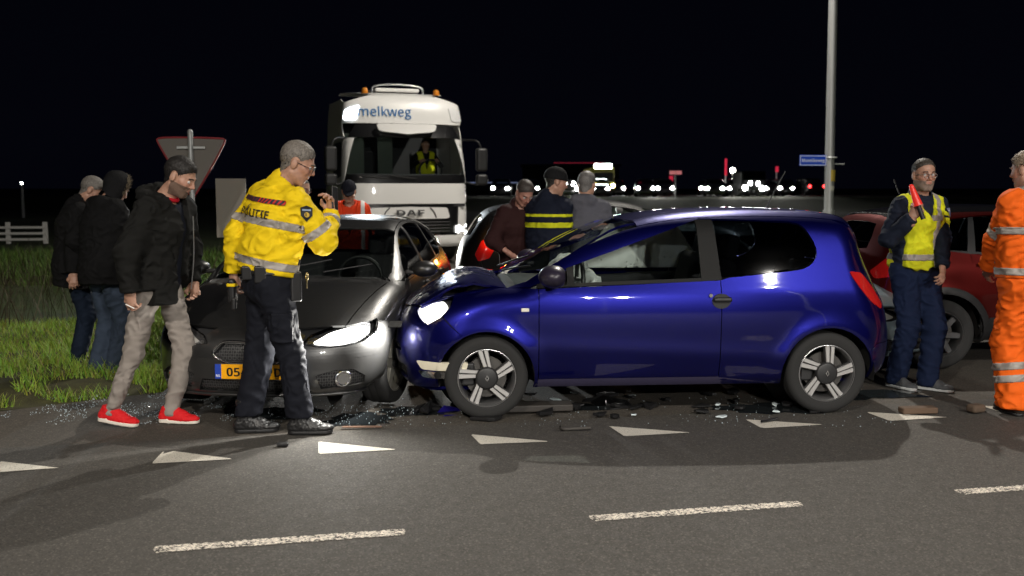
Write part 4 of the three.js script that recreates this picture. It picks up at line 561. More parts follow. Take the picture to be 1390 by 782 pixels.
// ---------- the blue three-door hatchback in the middle ----------
const deg = 180 / Math.PI;
function place(T, x, z, turn) { T.position.set(x, 0, z); T.rotation.y = R(turn); T.updateMatrixWorld(true); return (v) => V(...v).applyMatrix4(T.matrixWorld); }
{
  const T = thing('hatchback_car', 'crashed dark blue three-door hatchback with buckled bonnet and lit headlamp', 'car');
  const blue = paint([0.003, 0.0038, 0.12], 0.36, { metalness: 0.85 });
  const s = {
    paint: blue, a: 1.205, R: 0.285, ra: 0.335, W: 0.8, rad: 0.14, cf: 0.3, cr: 0.22, bf: [0.2, 1.5], br: [-0.5, -1.7], crown: 0.03, tf: 0.05, tr: 0.06, flare: 0.022, af: 0.7, ar: -0.8, crease: 0.46, edge: 0.042,
    profile: [[1.68, 0.17], [1.8, 0.21], [1.845, 0.32], [1.86, 0.45], [1.845, 0.57], [1.80, 0.69], [1.69, 0.79], [1.5, 0.88], [1.28, 0.93], [1.1, 0.955], [0.9, 1.06], [0.659, 1.19], [0.377, 1.3], [0.094, 1.385], [-0.19, 1.425], [-0.6, 1.445], [-1.0, 1.44], [-1.3, 1.422], [-1.45, 1.385], [-1.53, 1.29], [-1.6, 1.1], [-1.68, 0.93], [-1.76, 0.78], [-1.80, 0.6], [-1.805, 0.42], [-1.76, 0.28], [-1.62, 0.21], [-1.2, 0.17], [0, 0.16], [1.2, 0.16]],
    section: [[0.1, 0.68], [0.22, 0.745], [0.36, 0.79], [0.52, 0.812], [0.7, 0.822], [0.85, 0.81], [0.95, 0.778], [1.1, 0.725], [1.25, 0.668], [1.36, 0.615], [1.45, 0.55], [1.55, 0.47]],
    belt: [[1.1, 0.905], [0.85, 0.905], [-0.43, 0.955], [-1.1, 1.02]], cowl: 1.06, hoodX: 1.66, hoodZ: [0.7, 0.5], hoodBow: 0.12,
    rail: [[1.06, 0.7], [0.6, 0.665], [0.2, 0.6], [-0.2, 0.565], [-1.0, 0.55], [-1.45, 0.545]], roof: [0.12, -1.43], doors: [0.845, -0.425], sillT: 0.275, sillB: 0.215, sillMat: std([0.03, 0.025, 0.06], 0.7), bumpA: 62, bumpR: 28, rearBumpY: 0.5, under: 0.2,
    rearSeam: [[-1.57, 0.5], [-1.62, 0.68], [-1.58, 0.82], [-1.47, 1.0], [-1.46, 1.2], [-1.44, 1.34]],
    dlo: [[0.78, 0.965], [0.70, 1.075], [0.48, 1.215], [0.249, 1.325], [-0.03, 1.366], [-0.27, 1.379], [-0.442, 1.376], [-0.763, 1.364], [-1.03, 1.34], [-1.10, 1.26], [-1.138, 1.14], [-1.07, 1.045], [-0.772, 1.0], [-0.482, 0.973]],
    windows: [['side_window', [[0.80, 0.915], [0.68, 1.083], [0.45, 1.215], [0.249, 1.318], [-0.03, 1.353], [-0.285, 1.368], [-0.295, 0.95], [0.2, 0.93]], M.glass], ['rear_side_window', [[-0.41, 1.37], [-0.763, 1.358], [-1.03, 1.334], [-1.095, 1.25], [-1.13, 1.14], [-1.06, 1.052], [-0.772, 1.007], [-0.43, 0.975]], M.tint, 0.004]],
    pillars: [[[-0.285, 1.374], [-0.405, 1.374], [-0.435, 0.958], [-0.292, 0.952]], [[0.86, 0.91], [0.855, 0.96], [0.72, 1.065], [0.6, 1.13], [0.60, 0.925]], [[0.62, 0.922], [0.62, 0.945], [-0.29, 0.974], [-0.29, 0.95]]], trimMat: phys([0.014, 0.014, 0.014], 0.6, { specularIntensity: 0.3 }),
    lamp: b => ({ inner: 38, pts: [b.S(1.80, 0.585), b.W(40, 0.6), b.W(38, 0.66), b.S(1.70, 0.752), b.S(1.60, 0.80), b.S(1.5, 0.836), b.S(1.42, 0.845), b.S(1.45, 0.78), b.S(1.52, 0.71), b.S(1.62, 0.65), b.S(1.72, 0.605)], glow: [b.S(1.795, 0.592), b.W(40, 0.65), b.S(1.70, 0.748), b.S(1.60, 0.795), b.S(1.5, 0.825), b.S(1.47, 0.80), b.S(1.53, 0.715), b.S(1.63, 0.655)], wing: [b.S(1.5, 0.84), b.S(1.42, 0.848), b.S(1.447, 0.78), b.S(1.50, 0.715)], under: [b.W(38, 0.655), b.W(40, 0.595), b.S(1.72, 0.6), b.S(1.62, 0.645), b.S(1.505, 0.71)] }),
    tail: [[-1.36, 1.01], [-1.455, 0.995], [-1.54, 0.9], [-1.625, 0.775], [-1.61, 0.735], [-1.52, 0.79], [-1.44, 0.88], [-1.385, 0.96]], rearWin: [1.0, 1.33, 40], lit: [-1], bumperMat: blue,
    openings: [{ pts: [[0.1, 0.5], [22, 0.49], [24, 0.44], [0.1, 0.43]], bars: 1 }, { pts: [[0.1, 0.36], [28, 0.35], [26, 0.25], [0.1, 0.24]], hex: 0.03 }],
    hoodWarp: (p, n) => { const k = sstep(1.06, 1.3, p.x), f = sstep(1.66, 1.4, p.x); p.y += 0.06 * k * (0.35 + 0.65 * f) * (1 - 0.3 * Math.abs(p.z)) + 0.012 * n3(p.x * 6, p.z * 4, 1) * k; const e = 0.11 * n3(p.x * 6 + 0.3, p.z * 4, 1); n.x += e * k + 0.25 * k * (f < 1 ? 1 : -0.6); n.z += 0.14 * n3(p.x * 3, p.z * 5, 7) * k; n.normalize(); }, hoodEdge: 0.04,
    handle: (d, p, sg) => { const r = mesh('handle_recess', put(new THREE.CylinderGeometry(0.052, 0.052, 0.012, 28).rotateX(Math.PI / 2).scale(1.25, 1, 1), p.x + 0.0, p.y + 0.0, sg * (p.z + 0.001)), M.trim, d); mesh('door_handle', rbox(0.13, 0.034, 0.03, 0.014, p.x - 0.005, p.y + 0.012, sg * (p.z + 0.02)), M.trim, d); mesh('door_lock', cyl(0.013, 0.013, 0.012, 16, p.x + 0.075, p.y + 0.04, sg * (p.z + 0.004), Math.PI / 2), M.chrome, d); }, handleX: -0.0, handleY: 0.14,
  };
  const { b, lamps } = carBody(T, s);
  const wo = { R: 0.29, w: 0.19, r: 0.2, style: 'twin', hub: 0.078, badge: diamond, rimMat: M.alloy, face: std([0.62, 0.61, 0.6], 0.35, { metalness: 0.6 }) };
  wheel(T, 'wheel', 1.205, 0.29, -0.69, -1, { ...wo, phase: 0.3, steer: 0.05 }); wheel(T, 'wheel', 1.205, 0.29, 0.7, 1, { ...wo }); wheel(T, 'wheel', -1.205, 0.29, -0.69, -1, { ...wo, phase: 0.05 }); wheel(T, 'wheel', -1.205, 0.29, 0.7, 1, wo);
  mirrorPair(T, V(0.74, 1.0, 0.9), std([0.02, 0.016, 0.03], 0.35), 0.22, 0.14);
  for (const sg of [-1, 1]) { const p = b.S(0.94, 0.765); mesh('side_repeater', put(rbox(0.055, 0.026, 0.014, 0.007), p.x, p.y, sg * (p.z + 0.003)), std([0.75, 0.72, 0.65], 0.3), T); }
  for (const sg of [-1, 1]) { const f = mesh('fog_lamp_surround', b.panel('front', [b.W(34, 0.335), b.W(50, 0.335), b.W(50, 0.29), b.W(36, 0.285)].map(p => V(p.x, p.y, sg * p.z)), { inset: -0.004, round: 0.02, edge: 0.03 }), M.chrome, T); const q = b.W(42, 0.312), n = b.normal(q); const l = cyl(0.026, 0.026, 0.012, 18, 0, 0, 0, Math.PI / 2); l.applyQuaternion(new THREE.Quaternion().setFromUnitVectors(V(0, 0, 1), n)); l.translate(q.x + n.x * 0.006, q.y, q.z + n.z * 0.006); mesh('fog_lamp', sg > 0 ? l : flip(plain(l)), M.trim, f); mesh('turn_lamp', b.panel('front', [b.W(34, 0.405), b.W(51, 0.4), b.W(50, 0.345), b.W(36, 0.345)].map(p => V(p.x, p.y, sg * p.z)), { inset: -0.004, round: 0.015, edge: 0.03 }), std([0.75, 0.7, 0.55], 0.25), T); }
  mesh('emblem', put(diamond().scale(2.6, 2.6, 3), 1.868, 0.6, 0, 0, Math.PI / 2), M.chrome, T);
  mesh('roof_aerial', tube([[-1.0, 1.44, 0.0], [-1.04, 1.53, 0], [-1.14, 1.72, 0]], 0.005, 10, 6), M.trim, T);
  // cabin
  const grey = std([0.06, 0.06, 0.065], 0.9); seatRow(T, -0.2, [-0.36, 0.36], grey); mesh('rear_bench', [rbox(0.42, 0.18, 1.1, 0.05, -1.05, 0.5, 0), rbox(0.14, 0.5, 1.1, 0.05, -1.28, 0.78, 0, 0, 0, 0.3)], grey, T);
  mesh('dashboard', [rbox(0.42, 0.24, 1.3, 0.07, 0.86, 0.78, 0), rbox(0.2, 0.12, 0.36, 0.05, 0.7, 0.9, -0.36)], M.cabin, T);
  { const sw = mesh('steering_wheel', put(new THREE.TorusGeometry(0.18, 0.016, 10, 32), 0.5, 0.9, -0.36, 0, Math.PI / 2, 0), M.trim, T); mesh('steering_hub', cyl(0.05, 0.05, 0.12, 16, 0.54, 0.9, -0.36, 0, 0, Math.PI / 2), M.trim, sw); }
  const bag = (x, y, z, rx, ry, rz, n) => mesh('deflated_airbag', nets((X, Y, Z) => ell(X, Y, Z, x, y, z, rx, ry, rz) + 0.03 * n3(X * 8, Y * 6 + n, Z * 8), [x - rx - 0.06, y - ry - 0.06, z - rz - 0.06, x + rx + 0.06, y + ry + 0.06, z + rz + 0.06], 0.018), std([0.55, 0.56, 0.54], 0.95), T);
  bag(0.42, 0.8, -0.36, 0.09, 0.2, 0.16, 1); bag(0.5, 0.9, 0.36, 0.16, 0.16, 0.2, 5);
  mesh('curtain_airbag', nets((x, y, z) => Math.max(Math.abs(z - 0.6 + 0.18 * (y - 1) - 0.025 * n3(x * 5, y * 4, 3)) - 0.015, Math.abs(x + 0.14) - 0.5 + (y - 1) * 0.7, Math.abs(y - 1.12) - 0.19), [-0.75, 0.9, 0.4, 0.65, 1.4, 0.75], 0.02), std([0.72, 0.74, 0.71], 0.95), T);
  mesh('grab_handle', tube([[0.0, 1.34, 0.55], [-0.06, 1.29, 0.54], [-0.2, 1.29, 0.54], [-0.26, 1.34, 0.55]], 0.012, 12, 6), M.cabin, T);
  const w = place(T, 0.966, -7.616, 184.33);
  for (const sg of [-1]) mesh('cutoff_shield', box(0.09, 0.004, 0.3, 1.83, 0.652, sg * 0.62), M.trim, T);
  const h = w([1.78, 0.64, -0.62]), tg = w([4.0, 0.0, -0.6]); spot(h.x, h.y, h.z, tg.x, tg.y, tg.z, [1, 0.97, 0.9], 14, R(66), 1, 0.6);
}
// ---------- the other cars ----------
function hatchSpec(o) {
  return { a: 1.29, R: 0.315, ra: 0.36, W: 0.86, rad: 0.13, cf: 0.38, cr: 0.22, bf: [0.3, 1.8], br: [-0.7, -2.0], crown: 0.035, tf: 0.06, tr: 0.06, flare: 0.018, af: 1.1, ar: -1.2, crease: 0.62, edge: o.edge || 0.055, coarse: o.coarse,
    profile: [[1.98, 0.2], [2.12, 0.22], [2.165, 0.3], [2.17, 0.42], [2.165, 0.52], [2.14, 0.6], [2.08, 0.675], [1.9, 0.775], [1.6, 0.885], [1.3, 0.955], [1.02, 1.0], [0.75, 1.12], [0.45, 1.25], [0.15, 1.365], [-0.1, 1.425], [-0.5, 1.455], [-1.0, 1.445], [-1.45, 1.395], [-1.72, 1.335], [-1.86, 1.24], [-1.98, 1.08], [-2.07, 0.92], [-2.12, 0.75], [-2.14, 0.55], [-2.12, 0.36], [-2.0, 0.25], [-1.6, 0.2], [0, 0.19], [1.3, 0.19]],
    section: [[0.1, 0.76], [0.22, 0.81], [0.36, 0.855], [0.55, 0.88], [0.75, 0.883], [0.88, 0.868], [0.98, 0.83], [1.12, 0.765], [1.26, 0.69], [1.38, 0.62], [1.47, 0.54], [1.6, 0.44]],
    belt: [[1.0, 0.935], [0.8, 0.935], [-0.1, 0.965], [-1.1, 1.0]], cowl: 1.0, hoodX: 1.9, hoodZ: [0.74, 0.6], hoodBow: 0.16,
    rail: [[1.0, 0.74], [0.6, 0.69], [0.15, 0.61], [-0.3, 0.575], [-1.2, 0.55], [-1.75, 0.54]], roof: [0.12, -1.72], doors: [0.82, -0.14, -1.0], rearCut: true, sillT: 0.3, sillB: 0.225, bumpA: 58, bumpR: 28, rearBumpY: 0.56, under: 0.2,
    rearSeam: [[-1.8, 0.56], [-1.86, 0.75], [-1.84, 0.95], [-1.78, 1.1], [-1.74, 1.26]],
    dlo: [[0.74, 0.985], [0.66, 1.06], [0.4, 1.2], [0.12, 1.31], [-0.15, 1.36], [-0.5, 1.38], [-0.9, 1.36], [-1.25, 1.28], [-1.42, 1.17], [-1.48, 1.09], [-1.35, 1.03]],
    windows: [['side_window', [[0.76, 0.95], [0.64, 1.065], [0.4, 1.19], [0.12, 1.298], [-0.12, 1.346], [-0.14, 0.985]], o.win || M.tint], ['side_window', [[-0.2, 0.985], [-0.19, 1.355], [-0.5, 1.37], [-0.9, 1.35], [-0.98, 1.02]], o.win || M.tint], ['side_window', [[-1.04, 1.02], [-0.95, 1.34], [-1.25, 1.27], [-1.41, 1.165], [-1.46, 1.09], [-1.3, 1.035]], M.tint]],
    pillars: [[[-0.12, 1.36], [-0.2, 1.365], [-0.21, 0.975], [-0.13, 0.972]], [[-0.95, 1.35], [-0.9, 1.36], [-0.97, 1.0], [-1.05, 1.0]], [[0.82, 0.938], [0.8, 0.955], [-1.3, 1.035], [-1.3, 1.01], [-1.0, 0.999]]],
    lamp: b => ({ inner: 19, pts: [b.W(18.5, 0.6), b.W(26, 0.57), b.W(34, 0.572), b.W(42, 0.598), b.W(49, 0.65), b.W(53, 0.725), b.W(46, 0.745), b.W(38, 0.735), b.W(29, 0.70), b.W(22, 0.662)], glow: [b.W(22, 0.612), b.W(28, 0.588), b.W(35, 0.59), b.W(41, 0.61), b.W(46, 0.66), b.W(47, 0.715), b.W(40, 0.715), b.W(30, 0.685)], wing: [b.W(53.5, 0.735), b.W(53.5, 0.72), b.W(49.5, 0.645)], under: [b.W(20, 0.655), b.W(18, 0.597), b.W(26, 0.566), b.W(34, 0.568), b.W(42, 0.594), b.W(49, 0.643)] }),
    tail: [[-1.72, 1.0], [-1.84, 0.96], [-1.92, 0.8], [-1.88, 0.72], [-1.75, 0.76], [-1.68, 0.88]], rearWin: [1.0, 1.27, 34],
    openings: [{ pts: [[0.1, 0.6], [12, 0.6], [14.5, 0.53], [10, 0.48], [0.1, 0.475]], hex: 0.026 }, { pts: [[0.1, 0.335], [19.5, 0.34], [22, 0.245], [0.1, 0.24]], hex: 0.026 }, { both: true, pts: [[23, 0.37], [30, 0.405], [37, 0.4], [42, 0.34], [42, 0.285], [25, 0.265]], hex: 0.026 }],
    wheelR: 0.318, wheel: { R: 0.318, w: 0.215, r: 0.218, style: 'five', hub: 0.035 }, wz: 0.75, ...o };
}
function finishHatch(T, s, o = {}) {
  const r = carBody(T, s), b = r.b, wo = s.wheel;
  [[1, 1], [1, -1], [-1, 1], [-1, -1]].forEach(([f, sd], i) => wheel(T, 'wheel', f * s.a, wo.R, sd * s.wz, sd, { ...wo, steer: f > 0 ? (o.steer || 0) : 0, phase: 0.4 * i }));
  mirrorPair(T, V(s.doors[0] - 0.16, r.beltY(0.7) + 0.09, s.mirrorZ || 0.97), s.mirrorMat || s.paint);
  seatRow(T, -0.05, [-0.38, 0.38], M.cabin); mesh('rear_bench', [rbox(0.42, 0.18, 1.15, 0.05, -1.0, 0.5, 0), rbox(0.14, 0.5, 1.15, 0.05, -1.24, 0.82, 0, 0, 0, 0.3)], M.cabin, T);
  mesh('dashboard', rbox(0.42, 0.26, 1.35, 0.07, 0.78, 0.82, 0), M.cabin, T); mesh('steering_wheel', put(new THREE.TorusGeometry(0.185, 0.016, 8, 28), 0.48, 0.93, -0.38, 0, Math.PI / 2, 0), M.trim, T);
  return r;
}
{ // grey hatchback, nose to the road
  const T = thing('hatchback_car', 'dark grey hatchback with yellow number plate and one lit headlamp', 'car');
  const grey = paint([0.07, 0.07, 0.07], 0.36, { metalness: 0.8 });
  const s = hatchSpec({ paint: grey, lit: [-1], win: phys([0.35, 0.36, 0.36], 0.02, { transmission: 1, thickness: 0, ior: 1.45 }), screenMat: phys([0.55, 0.6, 0.58], 0.02, { transmission: 1, thickness: 0, ior: 1.45 }), edge: 0.045 });
  s.wheel = { ...s.wheel, face: std([0.5, 0.48, 0.42], 0.4, { metalness: 0.5 }), rimMat: std([0.42, 0.4, 0.34], 0.45, { metalness: 0.5 }) };
  const { b, fb } = finishHatch(T, s, { steer: -0.16 });
  plate(T, 2.178, 0.405, 0, Math.PI / 2, '05-TG-PD');
  for (const sg of [-1, 1]) { const p = b.W(33, 0.335), n = b.normal(p); n.z *= sg; p.z *= sg; const q = new THREE.Quaternion().setFromUnitVectors(V(0, 0, 1), n); const ring = put(new THREE.TorusGeometry(0.052, 0.012, 10, 28), 0, 0, 0), gl = cyl(0.046, 0.046, 0.02, 24, 0, 0, -0.006, Math.PI / 2); for (const [nm, g, m] of [['fog_lamp_ring', ring, M.chrome], ['fog_lamp', gl, std([0.3, 0.3, 0.3], 0.15, { metalness: 0.6 })]]) { g.applyQuaternion(q); g.translate(p.x - n.x * 0.004, p.y, p.z - n.z * 0.004); mesh(nm, g, m, T); } }
  mesh('grille_frame', tube(mirrorPts([b.W(0.1, 0.608), b.W(12, 0.608), b.W(15, 0.53), b.W(10, 0.472), b.W(0.1, 0.467)]).map(p => [p.x + 0.006, p.y, p.z]), 0.009, 60, 6, true), M.chrome, T);
  { const sh = new THREE.Shape(); sh.moveTo(-0.04, -0.045); sh.bezierCurveTo(0.02, -0.05, 0.05, -0.02, 0.01, 0.0); sh.lineTo(-0.03, 0.02); sh.bezierCurveTo(-0.05, 0.04, 0, 0.05, 0.045, 0.045); sh.lineTo(0.045, 0.06); sh.bezierCurveTo(-0.06, 0.065, -0.08, 0.02, -0.02, -0.005); sh.lineTo(0.0, -0.015); sh.bezierCurveTo(0.02, -0.03, 0, -0.035, -0.04, -0.03); mesh('emblem', put(new THREE.ExtrudeGeometry(sh, { depth: 0.01, bevelEnabled: false }), 2.15, 0.54, 0, 0, Math.PI / 2), M.chrome, T); }
  mesh('front_lip', tube(rangePts(-44, 44, 14, t => { const p = b.W(t, 0.222), n = b.normal(p); return [p.x + n.x * 0.012, 0.222, p.z + n.z * 0.012]; }), 0.014, 40, 6), grey, T);
  mesh('rear_view_mirror', rbox(0.03, 0.07, 0.22, 0.02, 0.25, 1.25, 0), M.trim, T);
  T.scale.set(0.96, 0.925, 0.965); const w = place(T, -1.575, -8.63, 265.5);
  const h = w([2.14, 0.68, -0.56]), tg = w([8, 0.2, -0.6]); spot(h.x, h.y, h.z, tg.x, tg.y, tg.z, [1, 0.97, 0.9], 3.5, R(84), 0.35, 3);
}
{ // black hatchback behind the group, broadside
  const T = thing('hatchback_car', 'black hatchback standing broadside with amber hazard lamp glowing', 'car');
  const s = hatchSpec({ paint: phys([0.005, 0.005, 0.0055], 0.5, { specularIntensity: 0.25 }), edge: 0.09, coarse: true, win: M.glass, screenMat: M.glass }); const r = finishHatch(T, s);
  for (const sg of [-1, 1]) mesh('hazard_lamp', ball(0.045, -1.68, 1.02, sg * 0.79, 0.8, 1.2, 0.6, 14), glow([1, 0.36, 0.03], 12), T);
  const w = place(T, 1.42, -12.75, 4); const h = w([-1.72, 1.02, 0.86]); const l = new THREE.PointLight(new THREE.Color().setRGB(1, 0.42, 0.06), 0.3); l.position.copy(h); l.castShadow = true; l.shadow.radius = 2; scene.add(l);
}
{ // silver hatchback pressed between the blue and the red car
  const T = thing('hatchback_car', 'silver blue hatchback jammed between blue hatchback and dark red car', 'car');
  const s = hatchSpec({ paint: paint([0.26, 0.34, 0.38], 0.3, { metalness: 0.4 }), edge: 0.08, coarse: true }); finishHatch(T, s); T.scale.set(0.78, 0.85, 0.8); place(T, 2.42, -9.74, -50);
}
{ // dark red crossover
  const T = thing('crossover_car', 'dark red crossover with black roof and black wheel arch cladding', 'car');
  const red = paint([0.10, 0.004, 0.003], 0.4, { metalness: 0.8, clearcoat: 0.6 }), blk = paint([0.008, 0.008, 0.009], 0.2);
  const s = hatchSpec({
    paint: red, roofMat: blk, sillMat: M.trim, bumperMat: red, a: 1.3, R: 0.335, ra: 0.4, flare: 0.03, crown: 0.035, crease: 0.75, edge: 0.07, coarse: true,
    profile: [[1.92, 0.26], [2.06, 0.3], [2.11, 0.42], [2.11, 0.6], [2.07, 0.74], [1.98, 0.85], [1.7, 0.97], [1.4, 1.03], [1.1, 1.07], [0.85, 1.19], [0.5, 1.36], [0.2, 1.48], [-0.1, 1.54], [-0.5, 1.565], [-1.0, 1.555], [-1.4, 1.51], [-1.62, 1.46], [-1.74, 1.34], [-1.84, 1.15], [-1.9, 1.0], [-1.95, 0.8], [-1.97, 0.6], [-1.95, 0.42], [-1.85, 0.31], [-1.4, 0.25], [0, 0.24], [1.3, 0.24]],
    section: [[0.1, 0.78], [0.28, 0.83], [0.42, 0.865], [0.6, 0.885], [0.82, 0.89], [0.96, 0.87], [1.07, 0.83], [1.2, 0.775], [1.34, 0.7], [1.46, 0.63], [1.56, 0.55], [1.7, 0.44]],
    belt: [[1.1, 1.0], [0.8, 1.01], [-0.1, 1.05], [-1.1, 1.11]], cowl: 1.06, hoodX: 1.84, hoodZ: [0.75, 0.62], hoodBow: 0.12,
    rail: [[1.06, 0.75], [0.6, 0.69], [0.15, 0.62], [-0.3, 0.585], [-1.2, 0.56], [-1.65, 0.545]], roof: [0.14, -1.6], doors: [0.84, -0.14, -1.02], sillT: 0.36, sillB: 0.27, rearBumpY: 0.6, under: 0.26,
    rearSeam: [[-1.66, 0.6], [-1.7, 0.8], [-1.7, 1.0], [-1.66, 1.2], [-1.63, 1.36]],
    dlo: [[0.76, 1.06], [0.66, 1.14], [0.4, 1.28], [0.12, 1.4], [-0.15, 1.455], [-0.5, 1.475], [-0.9, 1.46], [-1.25, 1.4], [-1.4, 1.3], [-1.44, 1.2], [-1.3, 1.14]],
    windows: [['side_window', [[0.78, 1.03], [0.64, 1.145], [0.4, 1.27], [0.12, 1.388], [-0.12, 1.44], [-0.14, 1.07]], M.tint], ['side_window', [[-0.2, 1.07], [-0.19, 1.45], [-0.5, 1.465], [-0.9, 1.45], [-0.98, 1.13]], M.tint], ['side_window', [[-1.04, 1.13], [-0.95, 1.445], [-1.25, 1.385], [-1.38, 1.29], [-1.42, 1.2], [-1.3, 1.15]], M.tint]],
    pillars: [[[-0.12, 1.455], [-0.2, 1.46], [-0.21, 1.06], [-0.13, 1.057]], [[-0.95, 1.45], [-0.9, 1.455], [-0.97, 1.1], [-1.05, 1.1]], [[0.82, 1.013], [0.8, 1.03], [-1.3, 1.145], [-1.3, 1.12], [-1.0, 1.108]]],
    lamp: b => ({ inner: 22, pts: [b.W(22, 0.74), b.W(34, 0.72), b.W(44, 0.76), b.W(52, 0.86), b.W(46, 0.9), b.W(34, 0.87), b.W(25, 0.83)], glow: [b.W(27, 0.755), b.W(35, 0.74), b.W(43, 0.775), b.W(46, 0.85), b.W(36, 0.84)], wing: [b.W(53, 0.885), b.W(53, 0.855), b.W(49, 0.8)], under: [b.W(23, 0.825), b.W(21, 0.735), b.W(34, 0.715), b.W(44, 0.755), b.W(49, 0.79)] }),
    tail: [[-1.66, 1.1], [-1.77, 1.06], [-1.86, 0.93], [-1.85, 0.86], [-1.74, 0.9], [-1.66, 1.0]], rearWin: [1.12, 1.4, 34],
    openings: [{ pts: [[0.1, 0.56], [22, 0.56], [24, 0.4], [0.1, 0.38]], bars: 3 }],
    wheel: { R: 0.338, w: 0.215, r: 0.22, style: 'six', n: 7, hub: 0.035, face: std([0.16, 0.16, 0.165], 0.4, { metalness: 0.7 }), rimMat: std([0.12, 0.12, 0.12], 0.4, { metalness: 0.7 }) }, wz: 0.75,
  });
  const { b } = finishHatch(T, s);
  for (const wx of [1.3, -1.3]) both('arch_cladding', b.panel('side', [...arcPts(b, wx, 0.335, 0.397, 195, -15, 24), ...arcPts(b, wx, 0.335, 0.46, -12, 192, 24)], { inset: -0.012, depth: 0.03 }), M.trim, T);
  both('door_cladding', b.panel('side', [[0.82, 0.36], [-0.9, 0.36], [-0.86, 0.5], [0.82, 0.47]].map(p => b.S(...p)), { inset: -0.012, depth: 0.02, round: 0.02 }), M.trim, T);
  both('sill_chrome', b.panel('side', [[0.7, 0.43], [-0.75, 0.43], [-0.75, 0.445], [0.7, 0.445]].map(p => b.S(...p)), { inset: -0.018, depth: 0.006 }), M.alloy, T);
  mesh('roof_aerial', [tube([[-1.2, 1.53, 0], [-1.3, 1.68, 0], [-1.36, 1.82, 0]], 0.007, 10, 6)], M.trim, T);
  T.scale.set(0.96, 0.92, 0.96); place(T, 4.9, -9.6, 7);
}
